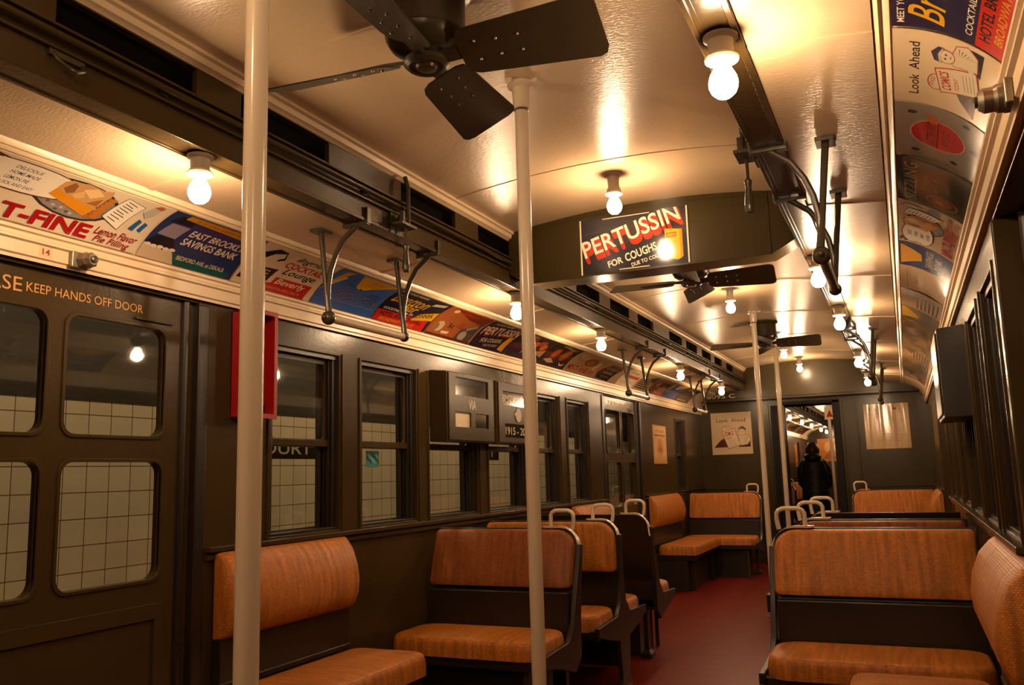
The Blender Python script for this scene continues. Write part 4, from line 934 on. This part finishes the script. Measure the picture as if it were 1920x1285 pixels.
def ad_bread(c):
    c.poly([(0.1, 0.98), (0.98, 0.98), (0.98, 0.62), (0.6, 0.70)], '#7a2a14'); c.t('WHEAT', 0.3, 0.80, 0.5, 0.13, '#a8401e', shear=0.2)
    c.e(0.19, 0.86, 0.05, 0.07, '#dbc09a'); c.e(0.18, 0.28, 0.085, 0.16, '#c4ab84'); c.e(0.12, 0.24, 0.06, 0.12, '#8d6a44')
    c.t('5c', 0.34, 0.30, 0.12, 0.14, '#2a1c14', bold=0.02); c.poly([(0.28, 0.17), (0.45, 0.20), (0.43, 0.12), (0.30, 0.10)], '#d9c7a6')
    for k in range(5): c.poly([(0.45, 0.42), (0.62 + 0.02 * k, 0.56 - 0.06 * k), (0.62 + 0.02 * k, 0.53 - 0.06 * k)], '#8a3c18')
    c.poly([(0.60, 0.02), (0.64, 0.34), (0.95, 0.70), (0.99, 0.20), (0.95, 0.02)], '#4c4640'); c.e(0.75, 0.18, 0.08, 0.15, '#a39580'); c.poly([(0.72, 0.42), (0.90, 0.62), (0.92, 0.52), (0.76, 0.34)], '#8f8472'); c.r(0, 0, 1, 0.06, '#5c2a1c')
def ad_cough(c):
    c.t('QUICK RELIEF', 0.14, 0.84, 0.45, 0.08, '#d8c8a8', rot=4, bold=0.01)
    for k in range(4): c.t('PERTUSSIN', 0.065, 0.375 - 0.015 * k, 0.88, 0.32, '#8f2a1c', rot=7, bold=0.02)
    c.t('PERTUSSIN', 0.06, 0.40, 0.88, 0.32, '#dcc4a0', rot=7, bold=0.012); c.t('FOR COUGHS', 0.20, 0.16, 0.50, 0.14, '#cdbb9a', rot=7, bold=0.02); c.t('DUE TO COLDS', 0.34, 0.06, 0.34, 0.07, '#cdbb9a', rot=7)
    c.poly([(0.74, 0.08), (0.80, 0.56), (0.93, 0.60), (0.90, 0.04)], '#c9941c')
def ad_juice(c):
    for k, (a, b) in enumerate(((0.25, 0.62), (0.40, 0.72), (0.56, 0.60), (0.70, 0.72), (0.82, 0.58))): c.e(a, b, 0.09, 0.14, '#8a3c22' if k % 2 else '#a0522c')
    c.r(0.0, 0.12, 1.0, 0.40, '#221a26'); c.t('JUICE', 0.34, 0.17, 0.36, 0.18, '#b98a2c', bold=0.02); c.poly([(0.6, 0.3), (0.98, 0.5), (0.98, 0.2)], '#8f6a3c'); c.t('FRESH', 0.10, 0.85, 0.3, 0.1, '#b59a70')
def ad_burger(c):
    c.e(0.32, 0.50, 0.13, 0.27, '#7a2c18', rot=-20); c.e(0.32, 0.53, 0.10, 0.20, '#a84a2a', rot=-20); c.e(0.68, 0.56, 0.15, 0.28, '#8a4a22', rot=15); c.e(0.69, 0.60, 0.11, 0.18, '#b0662e', rot=15)
    c.e(0.80, 0.20, 0.10, 0.10, '#c9b08a'); c.e(0.80, 0.24, 0.09, 0.08, '#2b1a18'); c.poly([(0.2, 0.92), (0.7, 0.80), (0.9, 0.86), (0.4, 0.97)], '#8a7658'); c.poly([(0.08, 0.2), (0.3, 0.3), (0.5, 0.16), (0.3, 0.1)], '#9c8a70')
def ad_pie2(c):
    c.e(0.26, 0.76, 0.20, 0.17, '#6a3a2a', rot=-8); c.e(0.26, 0.76, 0.19, 0.155, '#cbaf88', rot=-8)
    for k, s in enumerate(('DELICIOUS', 'HOME-MADE', 'LEMON PIE')): c.t(s, 0.20 - 0.01 * k, 0.80 - 0.075 * k, 0.14, 0.04, '#3a2a2c', shear=0.2)
    c.e(0.60, 0.58, 0.20, 0.20, '#5a3c26'); c.poly([(0.46, 0.50), (0.50, 0.76), (0.66, 0.84), (0.76, 0.62), (0.62, 0.38)], '#9c5f20')
    c.t('MY-T-FINE', 0.06, 0.08, 0.64, 0.22, '#8f1c1a', bold=0.025, shear=0.06); c.t('Lemon Flavor', 0.73, 0.17, 0.22, 0.07, '#8f1a1a', shear=0.3); c.t('Pie Filling', 0.73, 0.07, 0.18, 0.07, '#8f1a1a', shear=0.3)
    c.poly([(0.80, 0.34), (0.86, 0.74), (0.93, 0.64), (0.87, 0.26)], '#d9c7a4')
def ad_bank2(c):
    c.poly([(0.02, 0.30), (0.10, 0.06), (0.62, 0.02), (0.80, 0.70), (0.30, 0.82)], '#2a2229'); c.poly([(0.34, 0.82), (0.80, 0.86), (0.84, 0.72), (0.36, 0.72)], '#8a5a20')
    c.t('EAST BROOKLYN', 0.22, 0.50, 0.48, 0.14, '#a6927a', shear=0.12, bold=0.02); c.t('SAVINGS BANK', 0.20, 0.30, 0.42, 0.14, '#a6927a', shear=0.12, bold=0.02); c.t('BEDFORD AVE', 0.24, 0.14, 0.32, 0.07, '#a6927a')
def ad_red_white(c):
    c.poly([(0.1, 0.42), (0.15, 0.60), (0.95, 0.58), (0.95, 0.44)], '#b8483a'); c.t('Lounge', 0.2, 0.66, 0.5, 0.2, '#3a2a2a', shear=0.3); c.r(0.1, 0.2, 0.8, 0.24, '#a59078'); c.r(0.12, 0.12, 0.7, 0.15, '#a59078')
def ad_stripes(c):
    for k in range(6): c.r(0.06, 0.10 + 0.10 * k, 0.80, 0.145 + 0.10 * k, '#3a2a22')
    c.poly([(0.5, 0.74), (0.95, 0.98), (0.98, 0.5)], '#5c4632')
def ad_brown(c):
    c.poly([(0.05, 0.1), (0.4, 0.8), (0.6, 0.3)], '#6a2c1c'); c.poly([(0.4, 0.7), (0.9, 0.95), (0.95, 0.5)], '#3c2418'); c.r(0.4, 0.0, 1.0, 0.22, '#b23a24'); c.t('SPECIAL', 0.45, 0.05, 0.45, 0.12, '#d6b48c'); c.e(0.3, 0.55, 0.1, 0.16, '#b89468')
def ad_dim(c):
    c.poly([(0.05, 0.2), (0.5, 0.7), (0.9, 0.3)], '#5c4a3a'); c.t('NEW', 0.2, 0.75, 0.3, 0.15, '#b49c78'); c.r(0.1, 0.08, 0.8, 0.13, '#b49c78')
L = rack_card
L(-1, 1.42, 2.160, '#dccbae', ad_pie, 'white lemon pie filling card with pie slice and big red letters, nearest on the left')
L(-1, 2.165, 2.640, '#23355f', ad_bank, 'blue savings bank card on the left, left of the nearest pole')
L(-1, 2.645, 3.150, '#d8c4a4', ad_lounge, 'cream cocktail lounge card with red panel on the left, right of the nearest pole')
L(-1, 3.155, 3.655, '#3b63ac', ad_hotel_blue, 'bright blue hotel card with yellow wedge behind the nearest left hand hold')
L(-1, 3.660, 4.190, '#1c1a2c', ad_brett, 'navy and red hotel bar card with yellow tag on the left')
L(-1, 4.195, 4.740, '#a0562a', ad_bread, 'orange brown wheat bread card on the left')
L(-1, 4.745, 5.270, '#221c28', ad_cough, 'dark cough remedy card on the left rack with a yellow box')
L(-1, 5.275, 5.850, '#2c2026', ad_juice, 'dark fruit juice card on the left behind the second pole')
L(-1, 5.855, 6.380, '#2a1a1c', ad_burger, 'dark red food card on the left just right of the second pole')
L(-1, 6.385, 7.080, '#b0906a', ad_pie2, 'smaller looking lemon pie filling card farther along the left rack')
L(-1, 7.085, 7.740, '#a58a6c', ad_bank2, 'tilted dark savings bank card far along the left rack')
L(-1, 7.745, 8.280, '#cbb698', ad_red_white, 'pale card with a red band above the far left door')
L(-1, 8.285, 8.800, '#b39a78', ad_stripes, 'striped black and cream card beside the second left hand hold')
L(-1, 8.805, 9.420, '#8a5a3c', ad_brown, 'brown and red card far along the left rack')
L(-1, 9.425, 10.020, '#3c4c86', ad_hotel_blue, 'blue and yellow hotel card near the far end of the left rack')
L(-1, 10.025, 10.700, '#4a3a34', ad_dim, 'dark grey brown card last on the left rack')
def ad_look(c):
    look_ahead(c)
def ad_breadball(c):
    c.e(0.52, 0.52, 0.26, 0.33, '#d8b79a'); c.e(0.52, 0.52, 0.25, 0.315, '#c01f2e'); c.poly([(0.70, 0.62), (0.86, 0.68), (0.84, 0.56), (0.72, 0.54)], '#c8602a')
    c.t('BUTTER-NUT', 0.32, 0.56, 0.42, 0.10, '#3a1418', bold=0.012); c.r(0.30, 0.525, 0.76, 0.54, '#3a1418'); c.t('BREAD', 0.38, 0.39, 0.28, 0.09, '#6a2a2c', bold=0.004)
    for a, b in ((0.86, 0.82), (0.16, 0.78), (0.14, 0.30), (0.90, 0.22), (0.55, 0.10)): c.e(a, b, 0.03, 0.05, '#3a2c28', rot=30)
def ad_sizzle(c):
    c.t('SIZZLING', 0.08, 0.74, 0.84, 0.17, '#9c8a74', shear=-0.1); c.t('platters', 0.44, 0.57, 0.30, 0.09, '#8d7a66', shear=0.2); c.t('served hot', 0.40, 0.45, 0.36, 0.09, '#8d7a66', shear=0.2)
    c.e(0.24, 0.36, 0.16, 0.25, '#7d5134', rot=-8); c.e(0.24, 0.36, 0.13, 0.20, '#3a1f16', rot=-8); c.e(0.24, 0.37, 0.11, 0.16, '#8d4a26', rot=-8); c.e(0.22, 0.40, 0.05, 0.07, '#b06c3a')
def ad_hotel_right(c):
    c.poly([(0.10, 0.98), (0.90, 0.98), (0.62, 0.62), (0.35, 0.60)], '#c9901e'); c.t('SAVINGS', 0.18, 0.40, 0.66, 0.14, '#b3a68c', bold=0.02); c.t('BANK', 0.26, 0.22, 0.46, 0.14, '#b3a68c', bold=0.02); c.r(0.2, 0.15, 0.8, 0.18, '#161c30')
def ad_plain(c):
    c.r(0.1, 0.86, 0.9, 0.875, '#a58a68'); c.r(0.1, 0.5, 0.8, 0.515, '#b59a78'); c.t('Season', 0.3, 0.64, 0.4, 0.12, '#a58a68')
L(1, 1.40, 1.945, '#25223f', ad_brett, 'navy hotel bar card with yellow script at the top right corner')
L(1, 1.950, 2.365, '#dcc5a0', ad_look, 'cream Look Ahead card on the right rack')
L(1, 2.370, 2.800, '#8d8578', ad_breadball, 'shiny grey bread card with a big red disc on the right rack', rough=0.10)
L(1, 2.805, 3.290, '#1d1512', ad_sizzle, 'glossy black card with a plate of food on the right rack', rough=0.08, bow=0.010)
L(1, 3.295, 3.930, '#cbb493', ad_pie, 'lemon pie filling card with red letters on the right rack', rough=0.09, bow=0.006)
L(1, 3.935, 4.430, '#2c3358', ad_hotel_right, 'dark blue card with an orange wedge on the right rack')
L(1, 4.435, 5.020, '#cfae8a', ad_plain, 'plain pinkish cream card on the right rack', rough=0.12)
L(1, 5.025, 5.580, '#b39472', ad_stripes, 'striped brown and cream card on the right rack', rough=0.08, bow=0.008)
L(1, 5.585, 6.200, '#7c6a52', ad_hotel_blue, 'grey and yellow hotel card on the right rack above the wall sign box', rough=0.08, bow=0.008)
L(1, 6.205, 6.900, '#a5835c', ad_dim, 'tan card farther along the right rack beyond the hotel card', rough=0.08, bow=0.006)
L(1, 6.905, 7.600, '#a88460', ad_brown, 'brown card with a red strip far along the right rack', rough=0.08, bow=0.006)
L(1, 7.605, 8.400, '#b8966e', ad_stripes, 'striped tan card far along the right rack', rough=0.08)
L(1, 8.405, 9.300, '#a5835c', ad_dim, 'tan card second from the far end of the right rack', rough=0.08)
L(1, 9.305, 10.30, '#a88460', ad_brown, 'brown card last on the right rack', rough=0.08)

# ------------------------------------------------------------------ the next car through the end doorway
N0, N1 = 12.5, 25.4
car_shell(N0, N1, '_next_car')
mb = MB(); mb.box(-1.5, 1.5, Y1 + 0.05, N1 + 0.1, -0.05, 0.0); struct(mb.build('floor_next_car', FLOOR))
for sd, nm in ((-1, 'left'), (1, 'right')):
    mb = MB(); wins = [(a + 12.6, b + 12.6) for a, b in WIN] + [(22.8, 23.3)]
    mb.plate(rect(N0, N1, 0.0, 1.96), [rect(a, b, WZ0, WZ1) for a, b in wins], lambda a, b, t: (sd * t, a, b), WX, WX + 0.09)
    for a, b in wins: mb.box(sd * 1.40, sd * 1.42, a, b, 1.38, 1.41)
    mb.box(sd * 1.348, sd * 1.40, N0, N1, 0.955, 0.975)
    struct(mb.build('wall_%s_next_car' % nm, GREEN))
mb = end_wall('x', N0 - 0.05, 0.05, (-0.38, 0.375), 2.03); struct(mb.build('wall_near_next_car', GREEN2))
mb = end_wall('x', N1, 0.05, (-0.30, 0.30), 2.0); mb.box(-0.31, 0.31, N1, N1 + 0.05, 0, 2.03); mb.box(-1.4, 1.4, N1 - 0.05, N1, 2.0, 2.06); struct(mb.build('wall_far_next_car', GREEN2))
mb = MB(); mb.box(-1.45, -0.55, Y1 + 0.05, N0 - 0.05, -0.05, 2.6); mb.box(0.55, 1.45, Y1 + 0.05, N0 - 0.05, -0.05, 2.6); mb.box(-0.55, 0.55, Y1 + 0.05, N0 - 0.05, 2.3, 2.6)
struct(mb.build('trim_gangway', DARK))
nb = ['first', 'second', 'third', 'fourth', 'fifth']
for y, n in zip((16.5, 18.55, 20.5, 22.9, 24.5), nb): dup(fl, (-0.785, y, ZD), 'lit bare bulb in the next car seen through the doorway, %s of its row' % n)
for y in (16.5, 20.5, 24.5): dup(fl, (0.785, y, ZD), 'lit bare bulb in the next car above its right side')
dup(fl, (-0.785, 14.4, ZD), 'lit bare bulb in the next car hidden left of the doorway'); dup(fl, (0.785, 14.4, ZD), 'lit bare bulb in the next car hidden right of the doorway')
pole(15.0, '', p1)['label'] = 'white grab pole in the next car right of the standing person'
for yy, l in ((13.9, 'the nearest rattan cross seat left of the person in the next car'), (16.2, 'a rattan cross seat behind the person in the next car')): cross_seat(-1, yy, 1, l, group='rattan seats in the next car')
cross_seat(1, 16.2, 1, 'rattan cross seat right of the person in the next car', group='rattan seats in the next car', xa=0.02, xw=0.9)
for k, ya in enumerate((13.2, 16.0, 18.0, 20.2, 22.4)):
    L(-1, ya, ya + 1.6, ('#6a5a44', '#8a6a48', '#5a4a44', '#94784e', '#6a4a3a')[k], (ad_dim, ad_brown, ad_stripes, ad_dim, ad_brown)[k], 'small advertising card in the next car, %s along its left rack' % nb[k])
c = Card(0.62, 0.62, lambda u, v, o: (-1.12 + u, N1 - 0.004 - o, 1.32 + v), '#c87c22', th=0.003)
c.e(0.45, 0.62, 0.16, 0.24, '#e0b060'); c.e(0.78, 0.60, 0.10, 0.2, '#e8cf9c'); c.poly([(0.2, 0.1), (0.5, 0.5), (0.8, 0.1)], '#a85c1a')
tag(c.build('orange_poster'), 'orange poster at the far end of the next car right of the person', 'poster')
c = Card(0.50, 0.54, lambda u, v, o: (-1.376 + o, 22.22 + u, 1.20 + v), '#d99a4c', th=0.003); c.r(0.2, 0.2, 0.8, 0.8, '#b9722c')
tag(c.build('orange_poster'), 'orange poster on the left wall of the next car left of the person', 'poster')
c = Card(0.26, 0.20, lambda u, v, o: (-0.065 + u, 14.974 - o, 1.955 + v), '#d9cbb0', th=0.004); c.poly([(0.1, 0.2), (0.3, 0.8), (0.5, 0.2)], '#a8341c'); c.poly([(0.55, 0.8), (0.7, 0.2), (0.85, 0.8)], '#a8341c')
tag(c.build('hanging_card'), 'white and red card strapped to the pole in the next car', 'advert')

# ------------------------------------------------------------------ the person in the next car, seen from behind
def skin(name, nodes, edges, m, parent, root=0, sub=2):
    me = bpy.data.meshes.new(name); off = Vector(parent['_o']); me.from_pydata([Vector(n[0]) - off for n in nodes], edges, [])
    o = bpy.data.objects.new(name, me); C.objects.link(o); o.parent = parent; me.materials.append(m)
    md = o.modifiers.new('skin', 'SKIN'); md.use_smooth_shade = True
    for i, n in enumerate(nodes):
        d = me.skin_vertices[0].data[i]; r = n[1]; d.radius = r if isinstance(r, tuple) else (r, r); d.use_root = (i == root)
    s = o.modifiers.new('sub', 'SUBSURF'); s.levels = sub; s.render_levels = sub
    return o
px, py = -0.16, 13.5
per = thing('person', 'person in a long dark puffer coat standing with back turned in the next car', 'person', (px, py, 0.0))
H = lambda x, y, z: (px + x, py + y, z)
body = [(H(0, 0, 0.82), (0.13, 0.10)), (H(0, 0, 1.05), (0.12, 0.09)), (H(0, 0.01, 1.22), (0.12, 0.09)), (H(0, 0.01, 1.30), (0.085, 0.07)), (H(0, 0.02, 1.36), 0.055), (H(0, 0.03, 1.42), 0.065), (H(0, 0.03, 1.49), 0.075), (H(0, 0.03, 1.55), 0.045),
        (H(-0.13, 0.01, 1.26), 0.050), (H(-0.185, 0.02, 1.05), 0.043), (H(-0.175, 0.14, 0.925), 0.036), (H(-0.15, 0.22, 0.95), 0.030),
        (H(0.13, 0.01, 1.26), 0.050), (H(0.185, 0.02, 1.05), 0.043), (H(0.175, 0.14, 0.925), 0.036), (H(0.15, 0.22, 0.95), 0.030),
        (H(-0.09, 0, 0.76), 0.085), (H(-0.10, 0.01, 0.45), 0.06), (H(-0.10, 0.0, 0.09), 0.042), (H(-0.10, 0.13, 0.04), 0.036),
        (H(0.09, 0, 0.76), 0.085), (H(0.10, 0.01, 0.45), 0.06), (H(0.10, 0.0, 0.09), 0.042), (H(0.10, 0.13, 0.04), 0.036)]
be = [(0, 1), (1, 2), (2, 3), (3, 4), (4, 5), (5, 6), (6, 7), (2, 8), (8, 9), (9, 10), (10, 11), (2, 12), (12, 13), (13, 14), (14, 15), (0, 16), (16, 17), (17, 18), (18, 19), (0, 20), (20, 21), (21, 22), (22, 23)]
skin('body', body, be, SKIN, per)
mb = MB()                                                    # face: eyes, nose, mouth, ears
for s_ in (-1, 1): mb.sphere(H(s_ * 0.030, 0.098, 1.475), 0.010, 8, 6); mb.sphere(H(s_ * 0.073, 0.03, 1.465), 0.016, 8, 6)
mb.sphere(H(0, 0.108, 1.455), 0.013, 8, 6); mb.build('face', SKIN, per)
# five fingers on each hand, curled
for s_ in (-1, 1):
    mb = MB()
    for k in range(4):
        x = s_ * (0.15 - 0.012 + 0.008 * k); z = 0.965 - 0.012 * k
        mb.tube([H(x, 0.24, z), H(x - s_ * 0.012, 0.27, z + 0.002), H(x - s_ * 0.03, 0.28, z - 0.004), H(x - s_ * 0.04, 0.265, z - 0.006)], [0.009, 0.0085, 0.008, 0.006], 8)
    mb.tube([H(s_ * 0.145, 0.22, 0.975), H(s_ * 0.128, 0.245, 0.99), H(s_ * 0.115, 0.265, 0.985)], [0.010, 0.009, 0.007], 8)
    mb.build('hand', SKIN, per)
# coat: torso of quilted rings down to the knee, collar, hood
mb = MB(); rings = []; prof = [(0.50, 0.195, 0.165), (0.60, 0.195, 0.165), (0.75, 0.190, 0.162), (0.90, 0.180, 0.158), (1.02, 0.170, 0.150), (1.12, 0.168, 0.148), (1.22, 0.170, 0.142), (1.28, 0.155, 0.130), (1.33, 0.115, 0.105), (1.365, 0.095, 0.09), (1.40, 0.088, 0.085)]
def cint(z):
    for (a, b, c_), (d, e, f) in zip(prof, prof[1:]):
        if a <= z <= d: t = (z - a) / (d - a); return b + (e - b) * t, c_ + (f - c_) * t
    return prof[-1][1:]
zs = [0.50 + 0.9 * i / 54 for i in range(55)]
for z in zs:
    a, b = cint(min(z, 1.40)); q = 1 + 0.035 * abs(math.sin((z - 0.5) * math.pi / 0.075)) if z < 1.31 else 1.0
    rings.append([H(a * q * math.cos(2 * math.pi * j / 28), 0.01 + b * q * math.sin(2 * math.pi * j / 28), z) for j in range(28)])
mb.loft(rings)
for s_ in (-1, 1):
    P = [H(s_ * 0.095, 0.01, 1.285), H(s_ * 0.140, 0.0, 1.245), H(s_ * 0.172, 0.0, 1.17), H(s_ * 0.188, 0.015, 1.07), H(s_ * 0.188, 0.07, 0.97), H(s_ * 0.175, 0.15, 0.93), H(s_ * 0.158, 0.20, 0.945)]
    mb.tube(P, [0.055, 0.062, 0.063, 0.058, 0.056, 0.050, 0.044], 14)
mb.build('coat', COAT, per, smooth=70)
mb = MB(); mb.lathe([(0.0, 1.25), (0.07, 1.262), (0.11, 1.30), (0.125, 1.345), (0.105, 1.385), (0.085, 1.39)], H(0, -0.055, 0), 20); mb.build('hood', COAT, per, smooth=70)
mb = MB(); rings = []
for i in range(11):
    t = i / 10; z = 1.345 + 0.225 * t; rr = (0.07 + 0.035 * math.sin(math.pi * min(1, t * 1.15))) * (1 if t < 0.85 else math.sqrt(max(0.02, 1 - ((t - 0.85) / 0.155) ** 2)))
    rings.append([H(rr * 0.95 * math.cos(2 * math.pi * j / 24), -0.005 + rr * 1.02 * min(0.55, math.sin(2 * math.pi * j / 24)), z) for j in range(24)])
mb.loft(rings); mb.build('hair', HAIR, per, smooth=70)
for s_ in (-1, 1):
    mb = MB(); mb.tube([H(s_ * 0.09, 0, 0.74), H(s_ * 0.10, 0.01, 0.45), H(s_ * 0.10, 0.0, 0.07)], [0.10, 0.08, 0.065], 14); mb.build('trouser_leg', JEANS, per)
    mb = MB(); mb.loft([[H(s_ * 0.10 + 0.048 * math.cos(2 * math.pi * j / 14) * k, 0.06 + 0.135 * math.sin(2 * math.pi * j / 14) * k, z) for j in range(14)] for k, z in ((1, 0.0), (1.0, 0.03), (0.85, 0.07), (0.45, 0.10))]); mb.build('shoe', BLACKP, per)
for o in list(bpy.data.objects):
    if '_o' in o: del o['_o']
